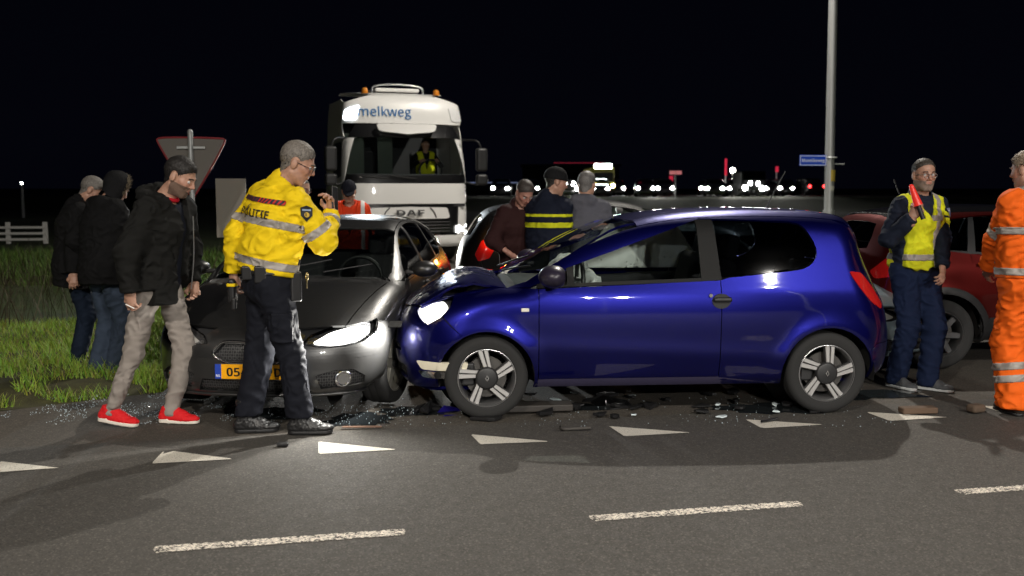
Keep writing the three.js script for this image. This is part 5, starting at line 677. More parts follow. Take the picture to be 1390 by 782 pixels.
// ---------- the white lorry ----------
{
  const T = thing('lorry', 'white lorry tractor with high roof cab and bright roof lamp, driver inside', 'lorry');
  const white = paint([0.74, 0.73, 0.71], 0.35, { metalness: 0 }), blk = paint([0.008, 0.008, 0.009], 0.3);
  const s = { a: 90, R: 0, ra: 0, W: 1.22, rad: 0.14, cf: 0.22, cr: 0, bf: [-1.6, -0.2], br: [-50, -60], crown: 0, tf: 0, tr: 0, flare: 0, af: -1.3, ar: -1, topY: 3.8, edge: 0.12,
    profile: [[-0.12, 0.34], [0.0, 0.42], [0.02, 0.7], [0.02, 1.2], [0.0, 1.7], [-0.04, 2.0], [-0.14, 2.45], [-0.22, 2.75], [-0.26, 2.95], [-0.31, 3.25], [-0.42, 3.46], [-0.62, 3.57], [-1.1, 3.62], [-1.7, 3.66], [-2.2, 3.66], [-2.3, 3.5], [-2.3, 2], [-2.3, 1.0], [-2.2, 0.9], [-1.6, 0.8], [-1.2, 0.4]],
    section: [[0.2, 1.24], [1.0, 1.245], [1.8, 1.24], [2.6, 1.2], [3.1, 1.18], [3.4, 1.15], [3.7, 1.08], [4, 0.95]] };
  const b = new Mould(s), sym = l => mirrorPts(l.map(p => b.W(...p))), P = (n, l, m, o = {}) => mesh(n, b.panel('front', sym(l), { depth: 0.03, ...o }), m, T);
  const A = 62; // degrees round to the flank
  P('lower_bumper', [[0.01, 0.62], [A, 0.62], [A, 0.38], [0.01, 0.38]], white);
  const gr = P('grille', [[0.01, 1.27], [40, 1.27], [39, 0.66], [0.01, 0.66]], blk, { inset: 0.03 });
  P('grille_panel', [[0.01, 1.22], [31, 1.2], [33, 1.0], [31, 0.97], [0.01, 0.97]], white, { inset: -0.005, round: 0.03 });
  for (const sg of [-1, 1]) mesh('grille_crease', tube([[17, 1.2], [20, 1.12], [22, 0.99]].map(q => { const p = b.W(q[0], q[1]), n = b.normal(p); return [p.x + n.x * 0.012, p.y, sg * (p.z + n.z * 0.012)]; }), 0.012, 12, 5), blk, T);
  for (let k = 0; k < 4; k++) mesh('grille_bar', tube(rangePts(-33, 33, 8, t => { const p = b.W(t, 0.7 + k * 0.065); return [p.x, p.y, p.z]; }), 0.014, 20, 6), M.trim, gr);
  const pieces = [[1, 'corner_panel']];
  for (const sg of [1, -1]) mesh('corner_panel', b.panel('front', [[40.5, 1.27], [A, 1.27], [A, 0.63], [39.5, 0.63]].map(q => { const p = b.W(...q); p.z *= sg; return p; })), white, T);
  P('front_panel', [[0.01, 1.7], [A, 1.7], [A, 1.28], [0.01, 1.28]], white);
  P('wiper_panel', [[0.01, 1.86], [48.4, 1.89], [50, 1.71], [0.01, 1.71]], blk, { inset: 0.004 });
  P('windscreen', [[0.01, 2.64], [45, 2.64], [48.5, 1.9], [0.01, 1.87]], phys([0.8, 0.85, 0.84], 0.03, { transmission: 1, thickness: 0, ior: 1.45 }), { inset: 0.01, depth: 0, round: 0.05 });
  for (const sg of [1, -1]) mesh('screen_pillar', b.panel('front', [[45.3, 2.63], [52, 2.63], [A, 1.94], [A, 1.71], [50.5, 1.71], [49, 1.9]].map(q => { const p = b.W(...q); p.z *= sg; return p; })), white, T);
  P('header_band', [[0.01, 2.92], [46, 2.9], [50, 2.65], [0.01, 2.65]], blk, { inset: 0.004 });
  P('sun_visor', [[0.01, 2.9], [30, 2.9], [27, 2.74], [0.01, 2.68]], white, { inset: -0.12, depth: 0.05, round: 0.05 });
  P('roof_fairing', [[0.01, 3.52], [40, 3.5], [56, 3.35], [60, 2.93], [0.01, 2.93]], white, { inset: -0.02 });
  // flanks, roof, rear
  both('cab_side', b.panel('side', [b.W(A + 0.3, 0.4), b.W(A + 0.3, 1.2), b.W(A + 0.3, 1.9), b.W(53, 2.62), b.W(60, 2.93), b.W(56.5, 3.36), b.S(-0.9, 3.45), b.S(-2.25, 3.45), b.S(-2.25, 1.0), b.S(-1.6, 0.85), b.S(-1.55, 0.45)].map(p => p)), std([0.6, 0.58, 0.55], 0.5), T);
  both('side_window', b.panel('side', [[-0.45, 1.85], [-0.5, 2.55], [-1.35, 2.55], [-1.35, 1.75]].map(p => b.S(...p)), { inset: -0.006, depth: 0.01, round: 0.05 }), M.trim, T);
  mesh('roof', b.panel('top', mirrorPts([b.T(-0.5, 0.01), b.T(-0.55, 0.6), b.T(-0.75, 0.85), b.T(-1.4, 0.95), b.T(-2.2, 0.95), b.T(-2.25, 0.01)])), white, T);
  mesh('cab_floor', [box(2.1, 0.06, 2.3, -1.15, 1.25, 0), box(0.06, 2.2, 2.3, -2.2, 2.35, 0)], M.cabin, T);
  mesh('dashboard', rbox(0.55, 0.4, 2.2, 0.1, -0.42, 1.7, 0), M.cabin, T); mesh('steering_wheel', put(new THREE.TorusGeometry(0.23, 0.02, 8, 28), -0.72, 1.98, -0.62, 0, Math.PI / 2, -0.9), M.trim, T);
  mesh('curtain', [box(0.02, 0.9, 0.5, -0.9, 2.3, 0.95), box(0.02, 0.9, 0.3, -1.0, 2.3, 0.25)], std([0.1, 0.12, 0.1], 0.9), T);
  for (const z of [-0.62, 0.62]) mesh('cab_seat', [rbox(0.5, 0.18, 0.52, 0.07, -1.15, 1.62, z), rbox(0.16, 0.8, 0.5, 0.07, -1.42, 2.0, z, 0, 0, 0.12)], M.cabin, T);
  // lettering
  mesh('lettering', put(letters('DAF', 0.15, 0.02).scale(1.5, 0.8, 1), 0.05, 1.095, 0, 0, Math.PI / 2), std([0.05, 0.05, 0.05], 0.4), T);
  const nm = letters('melkweg', 0.19, 0.012, FONTR); put(nm, 0, 3.15, 0.4, 0, Math.PI / 2, 0); { const P = nm.attributes.position; for (let i = 0; i < P.count; i++) { const f = b.ray(V(-1.3, P.getY(i), P.getZ(i)), V(1, 0, 0), 0, 2); P.setX(i, f.x + 0.023 + P.getX(i)); } } mesh('lettering', nm, std([0.02, 0.16, 0.42], 0.5), T);
  // lamps on the fairing, beacons, roof bar
  for (const sg of [1, -1]) { const pts = [[44, 3.3], [54, 3.2], [55, 2.99], [45, 2.99]].map(q => { const p = b.W(...q); p.z *= sg; return p; }); mesh('roof_lamp', b.panel('front', pts, { inset: -0.035, depth: 0.03, round: 0.05 }), sg > 0 ? glow([0.85, 0.95, 1], 7) : std([0.7, 0.7, 0.7], 0.3), T); }
  for (const z of [-0.72, 0.72]) { const p = mesh('beacon', [cyl(0.06, 0.07, 0.08, 16, -0.62, 3.6, z), ball(0.06, -0.62, 3.63, z)], phys([0.6, 0.2, 0.02], 0.2, { clearcoat: 1 }), T); }
  mesh('roof_hatch', [rbox(0.6, 0.08, 0.9, 0.03, -1.2, 3.68, 0)], white, T); mesh('roof_bar', tube([[-0.9, 3.6, -0.52], [-0.9, 3.73, -0.5], [-0.9, 3.73, 0.5], [-0.9, 3.6, 0.52]], 0.02, 30, 6), M.alloy, T);
  for (const sg of [1, -1]) { const m = mesh('mirror', [rbox(0.14, 0.5, 0.24, 0.06, -0.1, 2.2, sg * 1.5), rbox(0.14, 0.24, 0.24, 0.06, -0.1, 1.78, sg * 1.5)], M.trim, T); mesh('mirror_arm', tube([[-0.3, 2.62, sg * 1.16], [-0.1, 2.58, sg * 1.42], [-0.1, 2.4, sg * 1.5]], 0.022, 12, 6), M.trim, m); mesh('mirror_arm', tube([[-0.25, 1.72, sg * 1.22], [-0.12, 1.68, sg * 1.45], [-0.1, 1.75, sg * 1.5]], 0.018, 12, 6), M.trim, m); }
  for (const [z, t] of [[0.55, 0.5], [-0.25, 0.5]]) mesh('wiper', [tube([b.W(2 + z * 30, 1.8), b.W(z * 30 + 15, 1.83), b.W(z * 30 + 24, 1.86)].map(p => [p.x + 0.03, p.y, p.z]), 0.014, 12, 5)], M.rubber, T);
  for (const sg of [1, -1]) mesh('headlamp', b.panel('front', [[38, 0.82], [58, 0.86], [58, 0.68], [38, 0.66]].map(q => { const p = b.W(...q); p.z *= sg; return p; }), { inset: -0.01, depth: 0.02, round: 0.03 }), glow([1, 0.98, 0.93], 4), T);
  mesh('chassis', [box(4.6, 0.3, 0.9, -3.2, 0.75, 0)], M.trim, T);
  for (const [x, w] of [[-1.35, 0.32], [-4.9, 0.6]]) for (const sg of [1, -1]) wheel(T, 'wheel', x, 0.5, sg * (1.22 - w / 2), sg, { R: 0.5, w, r: 0.29, style: 'six', n: 8, hub: 0.1 });
  mesh('number_plate', rbox(0.012, 0.11, 0.52, 0.004, 0.045, 0.5, 0), std([0.8, 0.48, 0.02], 0.5), T);
  const w = place((T.scale.set(1.05, 0.985, 1.05), T), -2.08, -20.3, -70);
  const h = w([0.05, 3.12, 0.83]), tg = w([10, 0, 0.83]); spot(h.x, h.y, h.z, tg.x, tg.y, tg.z, [0.85, 0.95, 1], 60, R(60), 0.6, 5);
  for (const sg of [1, -1]) { const q = w([0.08, 0.76, sg * 0.95]), t2 = w([9, 0.1, sg * 1.6]); spot(q.x, q.y, q.z, t2.x, t2.y, t2.z, [1, 0.98, 0.93], 170, R(42), 0.7, 4); }
  // driver
  const dp = w([-1.12, 0, -0.62]);
  const c = person('person', 'lorry driver in yellow vest behind the windscreen of the white lorry', [dp.x, 0.82, dp.z], 18, { H: 1.78, coarse: true, py: 1.0, handR: [-0.2, 1.32, 0.36], handL: [0.2, 1.32, 0.36], footR: [-0.15, 0.35, 0.62, 0], footL: [0.15, 0.35, 0.62, 0], kneeL: [0, 1, 0.6], kneeR: [0, 1, 0.6] });
  hair(c, [0.02, 0.018, 0.016], 0.009); trousers(c, 'trousers', M.darkNavy); shoes(c, 'shoe', M.blackLeather, M.blackPlastic); jacket(c, 'pullover', M.blackCloth, { ease: 0.012 });
  const J = c.J, to = torso(c, 0.03), nc = neckCut(c, 0.08), vf = (x, y, z) => { let d = Math.max(to.d(x, y, z), -nc(x, y, z)); if (z > J.chest.z) d = smax(d, 0.045 + (y - J.chest.y) * 0.2 - Math.abs(x - J.chest.x), 0.01); return d; };
  mesh('vest', nets(vf, to.box(), 0.015), M.hiLime, c.T);
}
// ---------- street lamps, signs, fence ----------
const galv = std([0.42, 0.43, 0.43], 0.5, { metalness: 0.45 });
STREET_LAMPS.forEach(([x, z, h, hx, hz, cd], i) => {
  const T = thing('street_lamp', ['tall grey street lamp post carrying the blue street name sign', 'street lamp on the near side of the road by the left verge', 'street lamp on the near side of the road by the right verge'][i], 'street lamp', [x, 0, z], 0, 'street lamps round the junction');
  if (i === 0) T.rotation.z = 0.011;
  mesh('post', [cyl(0.062, 0.085, h, 20, 0, h / 2, 0), cyl(0.1, 0.11, 1.2, 20, 0, 0.6, 0)], galv, T);
  const dx = hx - x, dz = hz - z; mesh('arm', tube([[0, h - 0.1, 0], [dx * 0.1, h + 0.12, dz * 0.1], [dx * 0.5, h + 0.2, dz * 0.5], [dx, h + 0.2, dz]], 0.04, 24, 8), galv, T);
  const L = Math.hypot(dx, dz), hd = mesh('lamp_head', put(new RoundedBoxGeometry(0.75, 0.11, 0.3, 3, 0.05), dx * (1 + 0.2 / L), h + 0.2, dz * (1 + 0.2 / L), 0, Math.atan2(-dz, dx)), std([0.3, 0.31, 0.31], 0.5), T);
  mesh('lamp_glass', put(new THREE.BoxGeometry(0.5, 0.015, 0.22), dx * (1 + 0.2 / L), h + 0.135, dz * (1 + 0.2 / L), 0, Math.atan2(-dz, dx)), glow([1, 0.93, 0.8], 6), hd);
  const px = x + dx * (1 + 0.2 / L), pz = z + dz * (1 + 0.2 / L);
  spot(px, h + 0.1, pz, px, 0, pz, [[1, 0.94, 0.84], [1, 0.92, 0.82], [1, 0.95, 0.88]][i], cd, R(78), 0.35, 6);
});
{ // rescue crew's floodlight mast behind the photographer: the two bright points in the blue paint
  const { at, height, candela } = FLOOD_TOWER, T = thing('floodlight_mast', 'tripod mast with two square floodlights behind the photographer', 'floodlight', [at[0], 0, at[1]]);
  mesh('mast', cyl(0.03, 0.04, height, 14, 0, height / 2, 0), galv, T); for (let k = 0; k < 3; k++) { const a = k * 2.094; mesh('leg', tube([[0, 1.1, 0], [Math.cos(a) * 0.7, 0.02, Math.sin(a) * 0.7]], 0.02, 4, 8), galv, T); } mesh('crossbar', rbox(1.1, 0.05, 0.05, 0.01, 0, height, 0), galv, T);
  for (const k of [-1, 1]) { const h = mesh('floodlight', rbox(0.36, 0.3, 0.1, 0.02, k * 0.42, height + 0.1, -0.06), M.trim, T); mesh('floodlight_glass', put(new THREE.PlaneGeometry(0.3, 0.24), k * 0.42, height + 0.1, -0.116, 0, Math.PI), glow([1, 0.97, 0.9], 12), h); spot(at[0] + k * 0.42, height + 0.1, at[1] - 0.16, 0.3 + k * 0.6, 0.4, -8, [1, 0.96, 0.89], candela, R(50), 0.7, 6); }
}
{ // street name sign
  const T = thing('street_name_sign', 'blue street name sign with white border on the tall lamp post', 'sign', [5.57, 2.06, -17.5], R(8));
  mesh('sign_plate', rbox(0.5, 0.19, 0.012, 0.005, -0.34, 0, 0.02), std([0.01, 0.04, 0.36], 0.4), T);
  mesh('sign_face', put(new THREE.PlaneGeometry(0.49, 0.18), -0.34, 0, 0.029), new THREE.MeshStandardMaterial({ roughness: 0.35, map: print(512, 192, (c, w, h) => { c.fillStyle = '#1c4fd6'; c.fillRect(0, 0, w, h); c.strokeStyle = '#eef2ff'; c.lineWidth = 14; c.strokeRect(12, 12, w - 24, h - 24); c.fillStyle = '#f2f5ff'; c.font = 'bold 82px sans-serif'; c.textAlign = 'center'; c.textBaseline = 'middle'; c.fillText('Munnikeweg', w / 2, h / 2, 440); }) }), T);
  mesh('clamp', [put(new THREE.TorusGeometry(0.09, 0.014, 8, 24), 0, 0.05, 0, Math.PI / 2), rbox(0.22, 0.02, 0.03, 0.006, 0.12, -0.06, 0.04)], galv, T);
  const st = thing('pole_sticker', 'yellow sticker wrapped round the tall lamp post under the sign', 'sticker', [5.57, 1.8, -17.5]); mesh('sticker_face', new THREE.CylinderGeometry(0.083, 0.083, 0.2, 20, 1, true, -0.9, 1.8), std([0.5, 0.36, 0.05], 0.6, { side: THREE.DoubleSide }), st); mesh('sticker_label', new THREE.CylinderGeometry(0.0835, 0.0835, 0.08, 20, 1, true, -0.6, 1.2).translate(0, -0.22, 0), std([0.5, 0.49, 0.42], 0.6, { side: THREE.DoubleSide }), st);
}
{ // give-way sign seen from behind
  const T = thing('yield_sign', 'triangular give-way sign seen from behind on a grey post', 'sign', [-3.52, 0, -11], R(8));
  const tri = (w, h) => { const s = new THREE.Shape([[-w / 2, h / 2], [w / 2, h / 2], [0, -h / 2]].map(p => new THREE.Vector2(...p))); return s; };
  const q = roundPoly([new THREE.Vector2(-0.375, 0.33), new THREE.Vector2(0.375, 0.33), new THREE.Vector2(0, -0.33)], 0.04);
  const plateG = new THREE.ExtrudeGeometry(new THREE.Shape(q), { depth: 0.012, bevelEnabled: false });
  mesh('sign_plate', put(plateG, 0, 1.8, -0.03), std([0.13, 0.115, 0.1], 0.6), T);
  mesh('red_rim', tube(q.filter((_, i) => i % 2 === 0).map(p => [p.x, p.y + 1.8, -0.024]), 0.012, 90, 6, true), std([0.22, 0.01, 0.015], 0.6), T);
  mesh('post', cyl(0.028, 0.028, 2.2, 16, 0, 1.1, 0.02), galv, T); mesh('post_cap', ball(0.03, 0, 2.2, 0.02), galv, T); mesh('bracket', [rbox(0.3, 0.03, 0.03, 0.006, 0, 2.03, 0.0)], galv, T);
}
{ const T = thing('small_sign', 'small pale rectangular sign seen from behind, beside the policeman in yellow', 'sign', [-3.35, 0, -11.9]); mesh('sign_plate', rbox(0.36, 0.7, 0.015, 0.006, 0, 1.35, 0), std([0.3, 0.27, 0.235], 0.6), T); mesh('post', cyl(0.025, 0.025, 1.7, 14, 0, 0.85, -0.03), galv, T); }
{ // white wooden field fence
  const T = thing('field_fence', 'white wooden post and rail fence standing in the dark field', 'fence', [-16.3, 0, -28], R(8)); const fw = std([0.75, 0.74, 0.7], 0.85);
  for (let i = 0; i < 4; i++) mesh('fence_post', rbox(0.12, 0.62, 0.12, 0.02, i * 1.0, 0.3, 0), fw, T);
  for (let k = 0; k < 3; k++) mesh('fence_rail', rbox(3.1, 0.07, 0.03, 0.01, 1.5, 0.12 + k * 0.17, 0.08), fw, T);
}
// ---------- crash debris ----------
{
  const shard = (n, sx, sy, sz) => { const p = []; for (let i = 0; i < n; i++) { const a = i / n * 6.283 + rr(-0.25, 0.25), r = rr(0.6, 1); p.push(new THREE.Vector2(Math.cos(a) * r * sx, Math.sin(a) * r * sz)); } const g = new THREE.ExtrudeGeometry(new THREE.Shape(p), { depth: sy, bevelEnabled: true, bevelSize: 0.003, bevelThickness: 0.003, bevelSegments: 1 }); g.rotateX(-Math.PI / 2); const P = g.attributes.position, b = rr(-4, 4); for (let i = 0; i < P.count; i++) P.setY(i, P.getY(i) + b * P.getX(i) ** 2 + 0.008); g.computeVertexNormals(); return g; };
  const put1 = (name, label, cat, grp, geo, mat, x, z, ry, tilt = 0) => { const o = mesh(name, geo, mat); tag(o, label, cat, grp); o.position.set(x, 0.006, z); o.rotation.set(tilt, ry, 0); return o; };
  const blk = std([0.012, 0.012, 0.013], 0.4), blu = paint([0.012, 0.008, 0.16], 0.3), gl = phys([0.75, 0.85, 0.88], 0.1, { metalness: 0, clearcoat: 1 });
  for (let i = 0; i < 26; i++) put1('plastic_fragment', 'small black plastic fragment lying on asphalt round the blue hatchback', 'debris', 'black plastic crash fragments', shard(5 + i % 4, rr(0.03, 0.11), rr(0.006, 0.02), rr(0.02, 0.06)), blk, rr(0.05, 2.3), -6.72 - rr(0, 1.1) - 0.1 * rnd(), rr(0, 6.28), rr(-0.1, 0.1));
  for (let i = 0; i < 9; i++) put1('lens_fragment', 'pale broken lens fragment lying on asphalt round the blue hatchback', 'debris', 'pale lens crash fragments', shard(5, rr(0.02, 0.06), 0.004, rr(0.015, 0.035)), gl, rr(-0.2, 2.3), -6.75 - rr(0, 1.0), rr(0, 6.28), rr(-0.15, 0.15));
  put1('plastic_fragment', 'curved black trim strip lying before front wheel of blue hatchback', 'debris', undefined, tube([[-0.11, 0.03, 0.02], [-0.08, 0.012, 0], [0, 0.01, -0.01], [0.1, 0.015, 0]], 0.012, 16, 6), std([0.05, 0.045, 0.04], 0.7), 0.42, -6.42, 0.1);
  put1('plastic_fragment', 'black bent clip lying on a white road triangle', 'debris', undefined, tube([[-0.09, 0.01, 0.02], [-0.03, 0.01, 0.0], [0.04, 0.02, -0.01]], 0.009, 12, 6), blk, 1.78, -6.66, 0.15);
  put1('brick_fragment', 'brown broken slab lying on white road triangle near the red car', 'debris', undefined, rbox(0.26, 0.045, 0.09, 0.012, 0, 0.022, 0), std([0.11, 0.07, 0.045], 0.9), 2.88, -6.93, 0.1);
  put1('brick_fragment', 'brown stone lump lying beside the boot of the orange worker', 'debris', undefined, rbox(0.12, 0.06, 0.09, 0.025, 0, 0.03, 0), std([0.09, 0.06, 0.04], 0.9), 3.3, -6.95, 0.4);
  put1('plastic_fragment', 'black flat crumb lying ahead of the policeman in yellow', 'debris', undefined, rbox(0.07, 0.02, 0.04, 0.006, 0, 0.01, 0), blk, -1.42, -6.03, 0.1);
  for (let i = 0; i < 8; i++) put1('bumper_shard', 'jagged black bumper trim piece torn off between grey and blue hatchbacks', 'debris', 'torn bumper trim between the two cars', shard(6 + i % 3, rr(0.07, 0.16), rr(0.01, 0.03), rr(0.03, 0.08)), blk, rr(-0.75, -0.1), rr(-7.15, -6.75), rr(0, 6.28), rr(-0.2, 0.2));
  put1('sump_guard', 'large flat black underbody tray lying below the blue hatchback', 'debris', undefined, shard(9, 0.42, 0.01, 0.22), blk, 0.75, -7.25, 0.3, 0.05); put1('sump_guard', 'bent grey brown sheet metal strip lying below the blue hatchback', 'debris', undefined, rbox(0.62, 0.05, 0.16, 0.01, 0, 0.03, 0), std([0.035, 0.03, 0.026], 0.6), 0.12, -7.0, 0.12);
  put1('bumper_fragment', 'torn blue bumper piece lying under the nose of blue hatchback', 'debris', undefined, shard(7, 0.2, 0.012, 0.09), blu, -0.45, -6.95, 0.4, 0.15);
  put1('sheet_fragment', 'thin brown strip lying on asphalt beside the boots of yellow policeman', 'debris', undefined, rbox(0.26, 0.008, 0.03, 0.003, 0, 0.005, 0), std([0.16, 0.09, 0.06], 0.8), -1.0, -6.5, 0.05);
  for (const [x, z, a, b] of [[0.25, -7.15, 0.5, 0.12], [1.9, -7.1, 0.45, 0.16], [-0.7, -7.0, 0.3, 0.14], [-1.05, -6.75, 0.22, 0.2], [-1.7, -6.95, 0.35, 0.2], [2.6, -7.6, 0.6, 0.2]]) { const p = []; for (let i = 0; i < 26; i++) { const t = i / 26 * 6.283, k = 1 + 0.35 * n2(Math.cos(t) * 1.5 + x, Math.sin(t) * 1.5 + z); p.push([x + Math.cos(t) * a * k, z + Math.sin(t) * b * k]); } const o = tag(mesh('fluid_pool', sheet(p, 0.002), phys([0.015, 0.018, 0.02], 0.06, { ior: 1.4 })), 'dark shiny pool of leaked fluid on the asphalt', 'puddle', 'pools of leaked fluid'); }
  // crumbs of safety glass
  const im = new THREE.InstancedMesh(new THREE.TetrahedronGeometry(0.0045), phys([0.42, 0.5, 0.54], 0.12), 1900), m4 = new THREE.Matrix4(), q = new THREE.Quaternion();
  for (let i = 0; i < 1900; i++) { let x, z; if (i < 1300) { do { x = -1.7 - 1.9 * rnd(); z = -6.6 - 1.0 * rnd(); } while (n2(x * 2.2, z * 2.2) < -0.1); } else if (i < 1650) { x = rr(-1.6, 2.6); z = -6.5 - 1.0 * rnd(); } else { x = rr(-1.75, -0.7); z = rr(-7.2, -6.6); } const s = rr(0.3, 1.3); m4.compose(V(x, 0.004, z), q.setFromEuler(new THREE.Euler(rr(0, 6), rr(0, 6), 0)), V(s, s, s)); im.setMatrixAt(i, m4); }
  im.name = numbered('glass_crumbs'); im.castShadow = im.receiveShadow = true; im.userData = { kind: 'stuff', label: 'tiny crumbs of broken safety glass strewn over the asphalt' }; scene.add(im);
}
// ---------- far traffic and lights ----------
{
  const proto = thing('waiting_car', 'car with both headlamps lit waiting in the far queue', 'car', [0, 0, 0], 0, 'cars queueing with lit headlamps');
  const s = hatchSpec({ paint: paint([0.03, 0.03, 0.035], 0.3), edge: 0.2, coarse: true, n: 60, litMat: glow([1, 0.98, 0.92], 70), lit: [1, -1] }); s.openings = []; carBody(proto, s);
  for (const f of [1, -1]) for (const sd of [1, -1]) mesh('wheel', cyl(0.318, 0.318, 0.2, 20, f * 1.29, 0.318, sd * 0.76, Math.PI / 2), M.tyre, proto);
  for (const sd of [1, -1]) mesh('high_beam', ball(0.13, 2.06, 0.64, sd * 0.6, 0.5, 1, 1, 14), glow([1, 0.98, 0.92], 70), proto);
  const Q = [[-0.9, -84, -92, 0], [4.6, -82, -88, 1], [7.3, -83, -86, 0], [10.9, -82, -84, 1], [13.1, -86, -84, 0], [16.6, -82, -80, 1], [18.8, -84, -80, 0], [20.4, -83, -78, 1], [22.6, -87, -78, 0], [1.6, -88, -90, 0], [9.4, -90, -85, 0], [17.6, -90, -80, 0], [21.5, -91, -78, 0], [24.6, -90, -76, 0], [5.9, -91, -88, 0], [19.6, -95, -78, 0]];
  Q.forEach(([x, z, t, l], i) => { let o = proto; if (i) { o = proto.clone(); o.name = numbered('waiting_car'); scene.add(o); } o.position.set(x, 0.87, z); o.rotation.y = R(t); if (l) { const d = V(Math.cos(R(t)), 0, -Math.sin(R(t))); spot(x + d.x * 2.4, 1.55, z + d.z * 2.4, x + d.x * 9, 0.75, z + d.z * 9, [1, 0.97, 0.9], 50, R(34), 0.6, 4); } });
  for (const [x, z, t] of [[9.1, -93, 96], [13.6, -92, 97], [26.5, -90, 100]]) { const o = thing('departing_car', 'car showing two red tail lamps on the far road', 'car', [x, 0.87, z], R(t), 'cars with red tail lamps'); mesh('body', rbox(4.1, 0.75, 1.75, 0.2, 0, 0.62, 0), M.trim, o); mesh('cabin', rbox(2.1, 0.6, 1.5, 0.25, -0.3, 1.2, 0), M.trim, o); for (const k of [-1, 1]) { mesh('tail_lamp', ball(0.14, -2.03, 0.8, k * 0.68, 0.5, 1, 1, 12), glow([1, 0.03, 0.03], 10), o); for (const f of [-1.25, 1.25]) mesh('wheel', cyl(0.31, 0.31, 0.2, 18, f, 0.31, k * 0.75, Math.PI / 2), M.tyre, o); } }
  for (const [x, z, t, l] of [[4.45, -80.8, -88, 'first boxy recovery lorry with four round work lamps, beyond capped policeman'], [18.95, -81, -79, 'boxy recovery lorry with four round work lamps among the queueing cars']]) {
    const o = thing('recovery_lorry', l, 'lorry', [x, 0.87, z], R(t)); mesh('cab', rbox(1.8, 1.5, 2.1, 0.15, 0.6, 1.25, 0), M.trim, o); mesh('flatbed', rbox(4.2, 0.3, 2.2, 0.05, -2.4, 0.9, 0), M.trim, o); mesh('windscreen', box(0.04, 0.6, 1.8, 1.51, 1.6, 0), M.tint, o);
    for (const [y, z2, r] of [[0.62, -0.7, 0.2], [0.66, 0.75, 0.2], [1.0, -0.35, 0.16], [1.05, 0.3, 0.16]]) mesh('work_lamp', ball(r, 1.52, y, z2, 0.4, 1, 1, 14), glow([1, 0.98, 0.94], 60), o); for (const k of [-1, 1]) for (const f of [-3.4, 0.5]) mesh('wheel', cyl(0.42, 0.42, 0.3, 18, f, 0.42, k * 0.9, Math.PI / 2), M.tyre, o);
  }
  const van = thing('ambulance', 'boxy ambulance with glowing white panel above its windscreen', 'van', [7.6, 0.87, -88], R(-86)); const vb = std([0.5, 0.45, 0.1], 0.4);
  mesh('van_body', rbox(5.2, 1.9, 2.0, 0.15, 0, 1.45, 0), vb, van); mesh('van_bonnet', rbox(1.0, 0.7, 1.9, 0.15, 2.9, 0.85, 0), vb, van); mesh('windscreen', box(0.05, 0.7, 1.7, 2.62, 1.6, 0), M.trim, van); mesh('light_panel', rbox(0.12, 0.4, 1.5, 0.05, 2.55, 2.5, 0), glow([0.85, 1, 0.95], 30), van); for (const z of [-0.75, 0.75]) { mesh('headlamp', ball(0.14, 3.38, 0.85, z), glow([1, 0.98, 0.92], 70), van); for (const x of [-1.6, 2.4]) mesh('wheel', cyl(0.36, 0.36, 0.25, 20, x, 0.36, z * 1.2, Math.PI / 2), M.tyre, van); }
  // red-banded marker signs on poles
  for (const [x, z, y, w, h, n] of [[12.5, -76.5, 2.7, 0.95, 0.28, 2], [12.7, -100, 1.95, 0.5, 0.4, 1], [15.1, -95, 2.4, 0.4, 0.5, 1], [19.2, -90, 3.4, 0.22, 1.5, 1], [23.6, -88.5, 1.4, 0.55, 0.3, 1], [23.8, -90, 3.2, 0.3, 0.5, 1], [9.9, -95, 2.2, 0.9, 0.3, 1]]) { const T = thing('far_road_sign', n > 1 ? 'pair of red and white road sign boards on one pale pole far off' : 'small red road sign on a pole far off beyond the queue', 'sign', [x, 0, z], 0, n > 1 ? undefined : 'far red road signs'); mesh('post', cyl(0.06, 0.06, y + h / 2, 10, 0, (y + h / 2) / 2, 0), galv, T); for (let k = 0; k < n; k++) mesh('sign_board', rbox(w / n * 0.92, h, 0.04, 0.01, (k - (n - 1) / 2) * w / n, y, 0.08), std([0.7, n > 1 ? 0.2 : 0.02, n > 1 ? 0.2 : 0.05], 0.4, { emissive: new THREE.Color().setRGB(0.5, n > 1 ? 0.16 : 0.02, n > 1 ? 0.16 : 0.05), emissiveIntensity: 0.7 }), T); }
  for (const [x, z, h, r, l] of [[21.6, -98, 3.0, 0.24, 'far street lamp with round white glow beyond the queue of cars'], [-25.5, -52, 1.75, 0.05, 'tiny far lamp glowing above the dark field']]) { const T = thing('far_street_lamp', l, 'street lamp', [x, 0, z]); mesh('post', cyl(0.06, 0.09, h, 10, 0, h / 2, 0), galv, T); mesh('lamp_globe', ball(r, 0, h + r, 0), glow([1, 0.97, 0.85], 60), T); }
  const B = thing('far_shed', 'low dark building with a thin red neon strip along its eaves far behind', 'building', [8.6, 0, -150]); mesh('wall', box(14, 4.6, 8, 0, 2.3, 0), std([0.02, 0.02, 0.022], 0.9), B); mesh('roof', box(14.6, 0.3, 8.6, 0, 4.75, 0), std([0.02, 0.02, 0.022], 0.9), B); mesh('neon_strip', rbox(7.5, 0.07, 0.08, 0.02, 1.2, 5.1, 4.3), glow([1, 0.05, 0.1], 0.22), B);
  const C = thing('far_shed', 'low dark greenhouse with a faint pale light strip beyond the lorry', 'building', [-3.5, 0, -140]); mesh('wall', box(9, 2.1, 8, 0, 1.05, 0), std([0.02, 0.02, 0.022], 0.9), C); mesh('light_strip', rbox(8.6, 0.1, 0.1, 0.03, 0, 2.2, 4.1), glow([0.5, 0.6, 1], 0.25), C);
}
